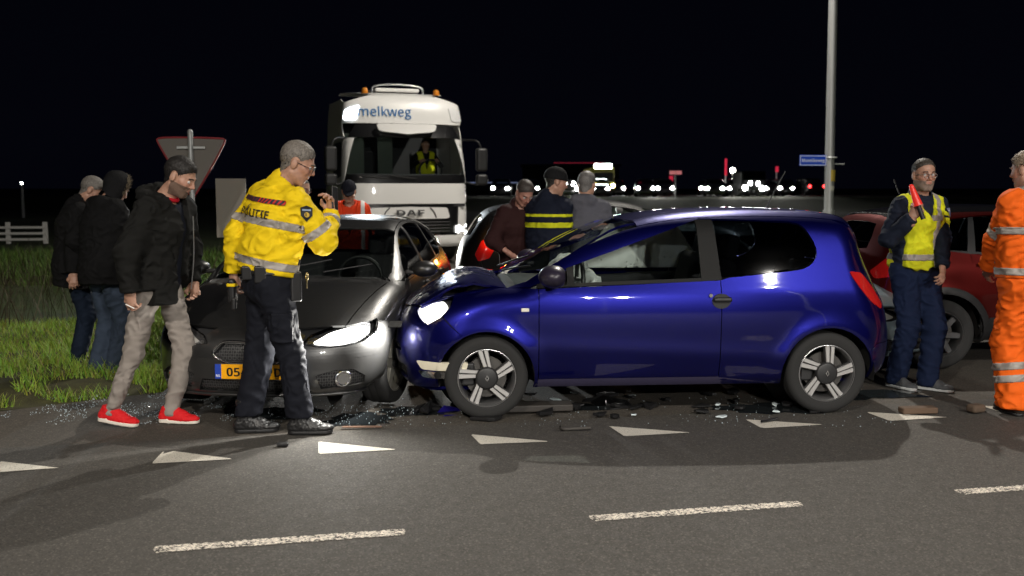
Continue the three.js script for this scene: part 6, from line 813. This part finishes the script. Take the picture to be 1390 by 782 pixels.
// ---------- the people, each where they stand ----------
const loc = turn => (dx, y, dz, ...r) => { const t = R(turn), c = Math.cos(t), s = Math.sin(t); return r.length ? [dx * c - dz * s, y, dx * s + dz * c, ...r] : [dx * c - dz * s, y, dx * s + dz * c]; };
const foot = turn => (dx, dz, yaw, lift = 0, pt = 0) => { const l = loc(turn)(dx, 0, dz); return [l[0], lift, l[2], yaw - turn, pt]; };
{ // policeman in the yellow jacket
  const t = 122, L = loc(t), Ft = foot(t);
  const c = person('person', 'policeman in bright yellow jacket and black trousers raising a phone to his face', [-1.54, 0, -6.36], t, {
    H: 1.92, pelvis: [0.0, 0.0, -0.03], spine: L(0.20, 1, -0.05), shYaw: 14, hipYaw: -8, headYaw: -24, pitch: 24, roll: 4, py: 0.965,
    handR: L(0.36, 1.43, -0.14), elbR: L(0.35, -1, 0.35), palmR: L(-0.5, 0, 0.6), curlR: 0.75, hdirR: L(-0.05, 1, 0.05),
    handL: L(-0.27, 1.04, -0.08), elbL: L(-0.6, -0.2, 0.8), palmL: L(0.4, 0, -0.5), curlL: 0.7,
    footR: Ft(0.17, 0.02, 96), footL: Ft(-0.2, -0.05, 100), girth: 1.06,
  });
  hair(c, [0.17, 0.15, 0.13], 0.009); glasses(c);
  const tr = trousers(c, 'trousers', cloth([0.010, 0.011, 0.016], 0.8), { ease: 0.024, ankle: 0.055, hem: 0.11, fold: 0.009 });
  { const a = c.J.hip[1].clone().lerp(c.J.kn[1], 0.62), sd = V(...L(0.05, 0, 1)).normalize(), fw = V(...L(1, 0, -0.05)).normalize(); shellBand(c, tr.o, tr.f, (x, y, z) => { const v = V(x - a.x, y - a.y, z - a.z); return Math.max(Math.abs(v.dot(fw)) - 0.075, Math.abs(v.y) - 0.095, -v.dot(sd) + 0.03); }, [a.x - 0.2, a.y - 0.15, a.z - 0.2, a.x + 0.2, a.y + 0.15, a.z + 0.2], cloth([0.010, 0.011, 0.016], 0.8), 'cargo_pocket', 0.012); }
  shoes(c, 'boot', M.blackLeather, M.blackPlastic);
  const J = c.J, jk = jacket(c, 'jacket', M.hiYellow, { ease: 0.034, hem: 0.03, collar: 0.055, fold: 0.010, puff: 1.04, cuff: -0.01 });
  torsoBand(c, jk, 0.345, 0.026, M.reflective, 0, 'reflective_band'); torsoBand(c, jk, 0.09, 0.026, M.reflective);
  sleeveBand(c, jk, 1, 0, 0.72, 0.026, M.reflective); sleeveBand(c, jk, 0, 0, 0.72, 0.026, M.reflective); sleeveBand(c, jk, 1, 1, 0.72, 0.02, M.reflective);
  const back = V(0, 0, -1).applyAxisAngle(V(0, 1, 0), R(18)), side = J.e.clone().multiplyScalar(-1);
  const at = (h, k) => J.pel.clone().addScaledVector(J.up, h).addScaledVector(side, k);
  patch(c, jk.o, 'back_lettering', jk.f, at(0.425, 0.03), back, J.up, 0.34, 0.1, print(512, 150, (x, w, h) => { x.fillStyle = '#2e2410'; x.font = 'bold 104px sans-serif'; x.textBaseline = 'middle'; x.textAlign = 'left'; x.fillText('P', 6, h / 2 + 4); x.fillText('LITIE', 172, h / 2 + 4, 330); x.lineWidth = 12; x.strokeStyle = '#2e2410'; x.beginPath(); x.arc(118, h / 2 + 6, 32, -0.9, 4.2); x.moveTo(92, 140); x.lineTo(134, 6); x.moveTo(118, 80); x.lineTo(150, 24); x.stroke(); }));
  patch(c, jk.o, 'striped_trim', jk.f, at(0.505, 0.01), back, J.up, 0.37, 0.03, print(512, 42, (x, w, h) => { x.fillStyle = '#26232f'; x.fillRect(0, 0, w, h); for (let i = 0; i < 13; i++) { x.fillStyle = i > 5 ? '#b9271c' : '#5a1d1c'; x.beginPath(); x.moveTo(i * 40 + 4, h); x.lineTo(i * 40 + 24, 0); x.lineTo(i * 40 + 42, 0); x.lineTo(i * 40 + 22, h); x.fill(); } }));
  const ua = J.sh[1].clone().lerp(J.el[1], 0.33);
  patch(c, jk.o, 'shoulder_badge', jk.f, ua, L(0.25, 0.2, 1) && V(...L(0.3, 0.15, 1)), V(0, 1, 0), 0.085, 0.105, print(128, 160, (x) => { x.fillStyle = '#15171c'; x.beginPath(); x.moveTo(6, 24); x.lineTo(64, 4); x.lineTo(122, 24); x.lineTo(118, 100); x.lineTo(64, 156); x.lineTo(10, 100); x.fill(); x.fillStyle = '#8d9db8'; x.fillRect(22, 38, 84, 16); x.fillStyle = '#c9a53a'; x.beginPath(); x.arc(66, 92, 24, 0, 7); x.fill(); x.fillStyle = '#15171c'; x.fillRect(52, 76, 10, 30); }), 0.009, { from: 0.16 });
  // belt and what hangs on it
  const belt = mesh('belt', nets((x, y, z) => Math.max(tr.f(x, y, z) - 0.014, Math.abs(y - J.pel.y - 0.055) - 0.028), [-0.3, J.pel.y, -0.3, 0.3, J.pel.y + 0.12, 0.3], 0.008), M.blackLeather, c.T);
  const hp = V(...L(0.17, 0, 0.1)), bk = V(...L(-0.02, 0, 0.2));
  mesh('holster', [rbox(0.045, 0.19, 0.075, 0.015, hp.x, J.pel.y - 0.055, hp.z), rbox(0.035, 0.1, 0.045, 0.012, hp.x, J.pel.y + 0.075, hp.z, 0.4)], M.blackLeather, belt);
  mesh('pouch', rbox(0.08, 0.11, 0.05, 0.012, bk.x, J.pel.y + 0.03, bk.z, 0, R(-t)), M.blackLeather, belt);
  const b2 = V(...L(-0.12, 0, 0.14)); mesh('pouch', rbox(0.07, 0.09, 0.05, 0.012, b2.x, J.pel.y + 0.035, b2.z, 0, R(-t)), M.blackLeather, belt);
  const b3 = V(...L(0.22, 0, -0.02)); mesh('key_ring', [put(new THREE.TorusGeometry(0.022, 0.004, 6, 16), b3.x, J.pel.y + 0.0, b3.z), rbox(0.02, 0.07, 0.006, 0.002, b3.x + 0.01, J.pel.y - 0.045, b3.z)], cloth([0.5, 0.42, 0.25], 0.35, { metalness: 0.9 }), belt);
  const hw = J.wr[1]; mesh('phone', rbox(0.075, 0.15, 0.01, 0.006, 0, 0, 0), M.blackPlastic).name = 'phone_tmp';
  const ph = scene.children[scene.children.length - 1]; ph.name = numbered('mobile_phone'); tag(ph, 'black mobile phone held up by the policeman in yellow', 'phone'); ph.position.set(-1.54 + 0.385, 1.53, -6.36 - 0.15); ph.rotation.set(-0.3, 1.25, 0.1);
  const gl = V(...L(-0.31, 1.0, 0.0)); const gv = mesh('leather_gloves', [rbox(0.05, 0.16, 0.09, 0.02, 0, -0.02, 0), rbox(0.03, 0.08, 0.04, 0.012, 0.02, -0.1, 0.05)], M.blackLeather); tag(gv, 'black gloves with yellow strap held in lowered hand of policeman in yellow', 'gloves'); gv.position.set(-1.54 - 0.275, 0.95, -6.43); mesh('strap', rbox(0.056, 0.022, 0.096, 0.006, 0, 0.02, 0), M.hiYellow, gv);
}
{ // man in the black parka
  const t = 74, L = loc(t), Ft = foot(t);
  const c = person('person', 'man in black parka, grey trousers and red sneakers walking with lowered head', [-2.5, 0, -6.62], t, {
    H: 1.85, pelvis: L(0.13, 0, 0), spine: L(0.17, 1, 0.03), headYaw: 8, pitch: 27, py: 0.945,
    handR: L(0.05, 0.93, 0.27), elbR: L(-0.9, 0, 0.5), palmR: L(0.2, 0, -1), curlR: 0.85, handL: L(0.32, 0.95, -0.16), elbL: L(-0.2, 0, -0.8), curlL: 0.6,
    footR: Ft(-0.2, 0.05, 80, 0.012, 7), footL: Ft(0.17, -0.05, 82), kneeR: L(1, 0, 0.2), kneeL: L(1, 0, 0),
  });
  hair(c, [0.012, 0.010, 0.009], 0.010); beard(c, [0.13, 0.08, 0.058]);
  trousers(c, 'trousers', cloth([0.27, 0.24, 0.215], 0.85), { ease: 0.008, ankle: 0.038, hem: 0.045, fold: 0.010 });
  shoes(c, 'sneaker', cloth([0.62, 0.018, 0.022], 0.6), cloth([0.72, 0.66, 0.58], 0.6));
  mesh('sweater', nets((() => { const b = torso(c, 0.012), n = neckCut(c, 0.058); return (x, y, z) => Math.max(b.d(x, y, z), -n(x, y, z)); })(), torso(c, 0.012).box(), 0.012), cloth([0.012, 0.014, 0.022], 0.9), c.T);
  mesh('collar', put(new THREE.TorusGeometry(0.068, 0.014, 8, 24), c.J.neck.x, c.J.neck.y + 0.03, c.J.neck.z + 0.012, Math.PI / 2 + 0.35), cloth([0.4, 0.01, 0.02], 0.8), c.T);
  const parka = cloth([0.0105, 0.0105, 0.010], 0.85);
  const J = c.J, ease = 0.04, to = torso(c, ease, 0.17), all = new Blob(0.05).add(to), sl = [0, 1].map(i => sleeves(c, 0.03, i)); all.add(sl[0]).add(sl[1]);
  const hoodA = J.neck.clone().add(V(0, 0.055, -0.1)); all.cap(hoodA.clone().addScaledVector(J.e, 0.08), hoodA.clone().addScaledVector(J.e, -0.08), 0.062, 0.062); all.cap(J.neck, J.neck.clone().addScaledVector(J.up, 0.06), 0.1, 0.1);
  const fo = fold(1, 0.010), nc = neckCut(c, 0.078), wd = [0, 1].map(i => J.wr[i].clone().sub(J.el[i]).normalize());
  const f = (x, y, z) => { let d = all.d(x, y, z); if (d > 0.05) return d; if (d > -0.05) d += fo(x, y, z); d = Math.max(d, -nc(x, y, z)); const arm = Math.min(sl[0].d(x, y, z), sl[1].d(x, y, z));
    if (arm > 0) d = smax(d, J.pel.y - 0.14 - y, 0.014);
    const fx = (x - J.chest.x) * J.e.x + (z - J.chest.z) * J.e.z; if (z > J.chest.z - 0.02 && arm > 0.01) d = smax(d, 0.033 + clamp(J.chest.y - 0.15 - y, 0, 1) * 0.09 + clamp(y - J.chest.y - 0.05, 0, 1) * 0.4 - Math.abs(fx - 0.012), 0.012);
    for (let i = 0; i < 2; i++) { const u = (x - J.wr[i].x) * wd[i].x + (y - J.wr[i].y) * wd[i].y + (z - J.wr[i].z) * wd[i].z; if (u > -0.1 && hyp(x - J.wr[i].x, y - J.wr[i].y, z - J.wr[i].z) < 0.15) d = smax(d, u - 0.005, 0.01); } return d; };
  const pk = mesh('parka', nets(f, all.box(0.04), 0.009), parka, c.T);
  mesh('zip', tube([[J.chest.x + 0.05, J.chest.y + 0.06, J.chest.z + 0.2], [J.chest.x + 0.06, J.chest.y - 0.2, J.chest.z + 0.19], [J.pel.x + 0.07, J.pel.y - 0.05, J.pel.z + 0.21]], 0.004, 20, 6), cloth([0.3, 0.3, 0.3], 0.3, { metalness: 0.8 }), pk);
  const h = J.wr[1], w = loc(-t)(h.x, h.y, h.z); const cg = tag(mesh('cigarette', [cyl(0.004, 0.004, 0.062, 8, 0, 0, 0, 0, 0, 1.1)], cloth([0.8, 0.78, 0.74], 0.8)), 'white cigarette between the fingers of man in black parka', 'cigarette'); cg.position.set(-2.43, 0.845, -6.28);
}
{ // two men in dark coats behind, on the verge
  let t = 118, L = loc(t), Ft = foot(t);
  let c = person('person', 'grey-haired man in dark coat and dark trousers bowing his head beside furred hood', [-3.86, 0, -8.75], t, { H: 1.74, spine: L(0.12, 1, -0.05), headYaw: -12, pitch: 34, handR: L(0.1, 0.85, 0.25), footR: Ft(0.02, 0.09, 115), footL: Ft(-0.04, -0.1, 110), girth: 1.1 });
  hair(c, [0.16, 0.145, 0.13], 0.009); trousers(c, 'trousers', cloth([0.010, 0.016, 0.03], 0.85), { ease: 0.02 }); shoes(c, 'shoe', M.blackLeather, M.blackPlastic); jacket(c, 'coat', cloth([0.008, 0.008, 0.0085], 0.9), { ease: 0.04, hem: -0.2, skirt: 0.22, collar: 0.05, fold: 0.008 });
  t = 140; L = loc(t); Ft = foot(t);
  c = person('person', 'person in black coat with fur-trimmed hood and slate blue jeans seen from behind', [-3.43, 0, -8.35], t, { H: 1.76, spine: L(0.02, 1, -0.14), pitch: 32, headYaw: 5, handR: L(0.26, 0.95, -0.1), handL: L(-0.2, 0.95, -0.25), footR: Ft(0.07, 0.0, 130), footL: Ft(-0.09, -0.03, 140), noEyes: true, girth: 1.12 });
  hair(c, [0.02, 0.018, 0.016], 0.011); trousers(c, 'jeans', cloth([0.045, 0.062, 0.095], 0.85), { ease: 0.03, ankle: 0.06, hem: 0.012, fold: 0.009 }); shoes(c, 'shoe', cloth([0.02, 0.03, 0.08], 0.6), M.blackPlastic);
  const jk = jacket(c, 'coat', cloth([0.008, 0.008, 0.0085], 0.9), { ease: 0.045, hem: -0.16, skirt: 0.2, hood: true, fold: 0.008 });
  const hd = headShell(c, 'hood', 0.03, (x, y, z) => Math.max(z - 0.02 + y * 0.1, -0.13 - y), cloth([0.010, 0.010, 0.011], 0.82), 0.008);
  const G = []; for (let i = 0; i < 260; i++) { const a = rr(-0.5, 3.64), r = 0.1 + rr(-0.008, 0.012), g = new THREE.ConeGeometry(0.0045, rr(0.03, 0.055), 4); g.translate(0, 0.02, 0); g.rotateZ(-rr(-0.5, 0.5)); g.rotateX(rr(-0.7, 0.4)); g.translate(0, r * 1.08, 0); g.rotateZ(a - Math.PI / 2); g.translate(0, 0.005, 0.012 + rr(-0.015, 0.015)); G.push(g); }
  mesh('fur_trim', onHead(c, merge(G)), cloth([0.16, 0.13, 0.09], 0.9), hd);
}
{ // policeman with the signal torch
  const t = 14, L = loc(t), Ft = foot(t);
  const c = person('person', 'policeman with glasses and beard in yellow vest standing by the dark red car', [3.2, 0, -7.86], t, {
    H: 1.83, spine: L(0.02, 1, 0.02), shYaw: 6, headYaw: -10, pitch: 3, handR: L(-0.16, 1.37, 0.3), elbR: L(-0.5, -1, 0.2), palmR: [0.6, 0, -0.6], curlR: 1.0, hdirR: L(0.15, 0.9, 0.15),
    handL: L(0.1, 0.95, 0.27), elbL: L(1, 0.1, -0.4), palmL: [-0.4, 0, -1], curlL: 0.6, footR: Ft(-0.12, -0.02, 30), footL: Ft(0.1, 0.08, 52), kneeL: [0.2, 0, 1],
  });
  hair(c, [0.05, 0.04, 0.032], 0.005, 0.02); beard(c, [0.2, 0.15, 0.12], 0.002, -0.044); glasses(c, cloth([0.4, 0.4, 0.42], 0.3, { metalness: 0.9 }));
  trousers(c, 'trousers', M.navy, { ease: 0.026, ankle: 0.05, hem: 0.03, fold: 0.010 }); shoes(c, 'sneaker', cloth([0.08, 0.085, 0.09], 0.5), cloth([0.5, 0.52, 0.52], 0.6));
  const jk = jacket(c, 'jacket', cloth([0.013, 0.017, 0.03], 0.8), { ease: 0.024, hem: -0.05, collar: 0.05, fold: 0.008 });
  const J = c.J; sleeveBand(c, jk, 0, 0, 0.36, 0.016, M.hiLime, 'fluorescent_band'); sleeveBand(c, jk, 0, 0, 0.56, 0.022, M.hiLime, 'fluorescent_band');
  patch(c, jk.o, 'shoulder_badge', jk.f, J.sh[0].clone().lerp(J.el[0], 0.28), V(0.75, 0.2, 0.8), V(0, 1, 0), 0.075, 0.1, print(96, 128, x => { x.fillStyle = '#7d86a8'; x.beginPath(); x.moveTo(4, 10); x.lineTo(92, 10); x.lineTo(88, 80); x.lineTo(48, 124); x.lineTo(8, 80); x.fill(); x.fillStyle = '#c8cbe0'; x.fillRect(18, 30, 60, 14); x.fillStyle = '#3a3f66'; x.fillRect(34, 54, 28, 30); }), 0.008, { from: 0.14 });
  // vest: torso only, open V at the neck
  const to = torso(c, 0.036, 0.05), nc = neckCut(c, 0.075), fo = fold(1, 0.009);
  const vf = (x, y, z) => { let d = to.d(x, y, z); if (d > 0.06) return d; d = Math.max(d + fo(x, y, z), -nc(x, y, z)); const ex = (x - J.chest.x) * J.e.x + (z - J.chest.z) * J.e.z; d = smax(d, Math.abs(ex) - 0.185, 0.012); d = smax(d, J.pel.y + 0.0 + 0.025 * n3(x * 9, 0, z * 9) - y, 0.012); if (z > J.chest.z) d = smax(d, (y - J.chest.y - 0.01) * 0.55 - Math.abs(ex + 0.025), 0.01); return d; };
  const vest = mesh('vest', nets(vf, to.box(0.04), 0.009), M.hiLime, c.T), B = to.box(0.05);
  const vb = (reg, m = M.reflective, n) => shellBand(c, vest, vf, reg, B, m, n);
  vb((x, y, z) => Math.max(Math.abs(y - J.pel.y - 0.085) - 0.025)); vb((x, y, z) => { const ex = (x - J.chest.x) * J.e.x + (z - J.chest.z) * J.e.z; return Math.abs(ex - 0.035 - Math.max(0, y - J.chest.y + 0.02) * 0.35) - 0.024; }); vb((x, y, z) => Math.max(Math.abs(y - J.chest.y - 0.015) - 0.023, Math.abs(((x - J.chest.x) * J.e.x) - 0.05) - 0.06, -z));
  const w = tag(mesh('signal_torch', [cyl(0.016, 0.018, 0.11, 16, 0, -0.04, 0)], M.blackPlastic), 'red cone signal torch held at chest of policeman in yellow vest', 'torch');
  mesh('red_cone', [cyl(0.018, 0.034, 0.15, 18, 0, 0.09, 0), ball(0.018, 0, 0.165, 0)], new THREE.MeshStandardMaterial({ color: new THREE.Color().setRGB(0.6, 0.02, 0.015), roughness: 0.35, emissive: new THREE.Color().setRGB(0.6, 0.03, 0.015), emissiveIntensity: 0.35 }), w); w.position.set(3.06, 1.45, -7.5); w.rotation.set(-0.1, 0, 0.35);
  // grip flag under the vest hem
}
{ // road worker in orange
  const t = 200, L = loc(t), Ft = foot(t);
  const c = person('person', 'road worker in bright orange jacket and trousers with grey reflective bands, back turned', [3.63, 0, -6.93], t, { H: 1.86, spine: L(0, 1, -0.04), headYaw: 14, pitch: 8, handL: L(-0.16, 1.02, -0.28), elbL: L(-1, -0.1, 0.2), handR: L(0.2, 1.05, -0.3), elbR: L(1, -0.2, 0), footL: Ft(-0.08, 0.02, 190), footR: Ft(0.14, -0.06, 170), noEyes: true, girth: 1.15 });
  hair(c, [0.3, 0.235, 0.17], 0.013); const tr = trousers(c, 'trousers', M.hiOrange, { ease: 0.042, ankle: 0.075, hem: 0.05, fold: 0.013 }); shoes(c, 'boot', cloth([0.05, 0.04, 0.032], 0.6), M.blackPlastic);
  for (const i of [0, 1]) { legBand(c, tr, i, 0.42, 0.027, M.reflective); legBand(c, tr, i, 0.62, 0.027, M.reflective); }
  const jk = jacket(c, 'jacket', M.hiOrange, { ease: 0.048, hem: -0.02, collar: 0.04, fold: 0.010 }), J = c.J, B = jk.to.box(0.05);
  torsoBand(c, jk, 0.03, 0.026, M.reflective); torsoBand(c, jk, 0.31, 0.026, M.reflective); for (const i of [0, 1]) { sleeveBand(c, jk, i, 0, 0.78, 0.026, M.reflective); }
  for (const k of [-1, 1]) shellBand(c, jk.o, jk.f, (x, y, z) => Math.max(Math.abs((x - J.chest.x) * J.e.x + (z - J.chest.z) * J.e.z - k * 0.11) - 0.026, jk.to.d(x, y, z) - 0.03, J.pel.y + 0.05 - y), B, M.reflective);
}
{ // two men beyond the grey car
  let t = 70, L = loc(t), c = person('person', 'balding man with glasses and dark jacket behind the grey hatchback', [-2.42, 0, -11.3], t, { H: 1.71, coarse: true, pitch: 12, headYaw: -10 });
  hair(c, [0.06, 0.05, 0.045], 0.005, 0.03); glasses(c); trousers(c, 'trousers', M.darkNavy); shoes(c, 'shoe', M.blackLeather, M.blackPlastic); jacket(c, 'jacket', M.blackCloth, { collar: 0.04 });
  t = 8; L = loc(t); c = person('person', 'man in dark cap and orange vest with white reflective braces behind grey hatchback', [-1.86, 0, -11.45], t, { H: 1.7, coarse: true, pitch: 24, spine: L(0, 1, 0.1), girth: 1.15 });
  hair(c, [0.03, 0.025, 0.02], 0.006); trousers(c, 'trousers', M.darkNavy); shoes(c, 'shoe', M.blackLeather, M.blackPlastic); jacket(c, 'pullover', M.blackCloth, { ease: 0.01 });
  headShell(c, 'cap', 0.014, (x, y, z) => 0.03 + 0.1 * z - y, cloth([0.012, 0.013, 0.02], 0.8), 0.006); mesh('cap_visor', onHead(c, put(cyl(0.078, 0.078, 0.008, 20, 0, 0, 0), 0, 0.038, 0.065, 0.22).scale(0.9, 1, 1.25)), cloth([0.012, 0.013, 0.02], 0.8), c.T);
  const J = c.J, to = torso(c, 0.04), nc = neckCut(c, 0.075), vf = (x, y, z) => { let d = Math.max(to.d(x, y, z), -nc(x, y, z)); const ex = x - J.chest.x; if (z > J.chest.z) d = smax(d, 0.05 + (y - J.chest.y) * 0.25 - Math.abs(ex), 0.01); return d; };
  const v = mesh('vest', nets(vf, to.box(), 0.012), cloth([0.75, 0.06, 0.015], 0.7), c.T); for (const k of [-1, 1]) shellBand(c, v, vf, (x, y, z) => Math.abs((x - J.chest.x) - k * 0.15) - 0.024, to.box(0.05), cloth([0.75, 0.72, 0.7], 0.5));
  jacket(c, 'sleeves', cloth([0.7, 0.055, 0.015], 0.7), { ease: 0.016, hem: 0.25 });
}
{ // three people between the blue and the black car
  let t = 35, L = loc(t), c = person('person', 'man with cropped hair and dark jacket bowing his head beside capped policeman', [0.06, 0, -9.35], t, { H: 1.72, coarse: true, spine: L(0.02, 1, 0.12), pitch: 38, headYaw: -10, handR: L(-0.06, 0.98, 0.3), elbR: L(-0.6, -0.5, 0), handL: L(0.12, 1.0, 0.25), skin: [0.40, 0.2, 0.15] });
  hair(c, [0.05, 0.04, 0.035], 0.006); trousers(c, 'trousers', M.darkNavy); shoes(c, 'shoe', M.blackLeather, M.blackPlastic); jacket(c, 'jacket', cloth([0.03, 0.012, 0.012], 0.8), { ease: 0.03, collar: 0.03, cuff: -0.12 });
  t = 110; L = loc(t); c = person('person', 'policeman in dark cap and navy jacket with two fluorescent bands, seen from behind', [0.335, 0, -9.12], t, { H: 1.79, coarse: true, shYaw: 30, headYaw: -5, pitch: 14, handR: L(0.15, 1.05, -0.2), girth: 1.15 });
  hair(c, [0.02, 0.018, 0.015], 0.006); trousers(c, 'trousers', M.navy); shoes(c, 'shoe', M.blackLeather, M.blackPlastic);
  headShell(c, 'cap', 0.016, (x, y, z) => 0.018 + 0.12 * z - y, M.blackCloth, 0.006); mesh('cap_visor', onHead(c, put(cyl(0.078, 0.078, 0.008, 20, 0, 0, 0), 0, 0.032, 0.07, 0.18).scale(0.9, 1, 1.3)), M.blackCloth, c.T);
  let jk = jacket(c, 'jacket', cloth([0.011, 0.014, 0.026], 0.8), { ease: 0.035, hem: -0.05, collar: 0.05 }); torsoBand(c, jk, 0.31, 0.026, M.hiLime, 0, 'fluorescent_band'); torsoBand(c, jk, 0.395, 0.016, M.hiLime, 0, 'fluorescent_band'); sleeveBand(c, jk, 1, 0, 0.5, 0.03, M.hiLime, 'fluorescent_band'); sleeveBand(c, jk, 1, 1, 0.15, 0.03, M.hiLime, 'fluorescent_band');
  t = 165; L = loc(t); c = person('person', 'man with grey hair and grey fleece jacket standing with his back turned', [0.67, 0, -9.22], t, { H: 1.76, coarse: true, noEyes: true, pitch: 15, headYaw: -5 });
  hair(c, [0.15, 0.14, 0.135], 0.010); trousers(c, 'trousers', M.darkNavy); shoes(c, 'shoe', M.blackLeather, M.blackPlastic); jk = jacket(c, 'fleece_jacket', cloth([0.10, 0.10, 0.12], 0.95), { ease: 0.035, hem: -0.06, hood: true, fold: 0.009 });
}
renderer.render(scene, camera);
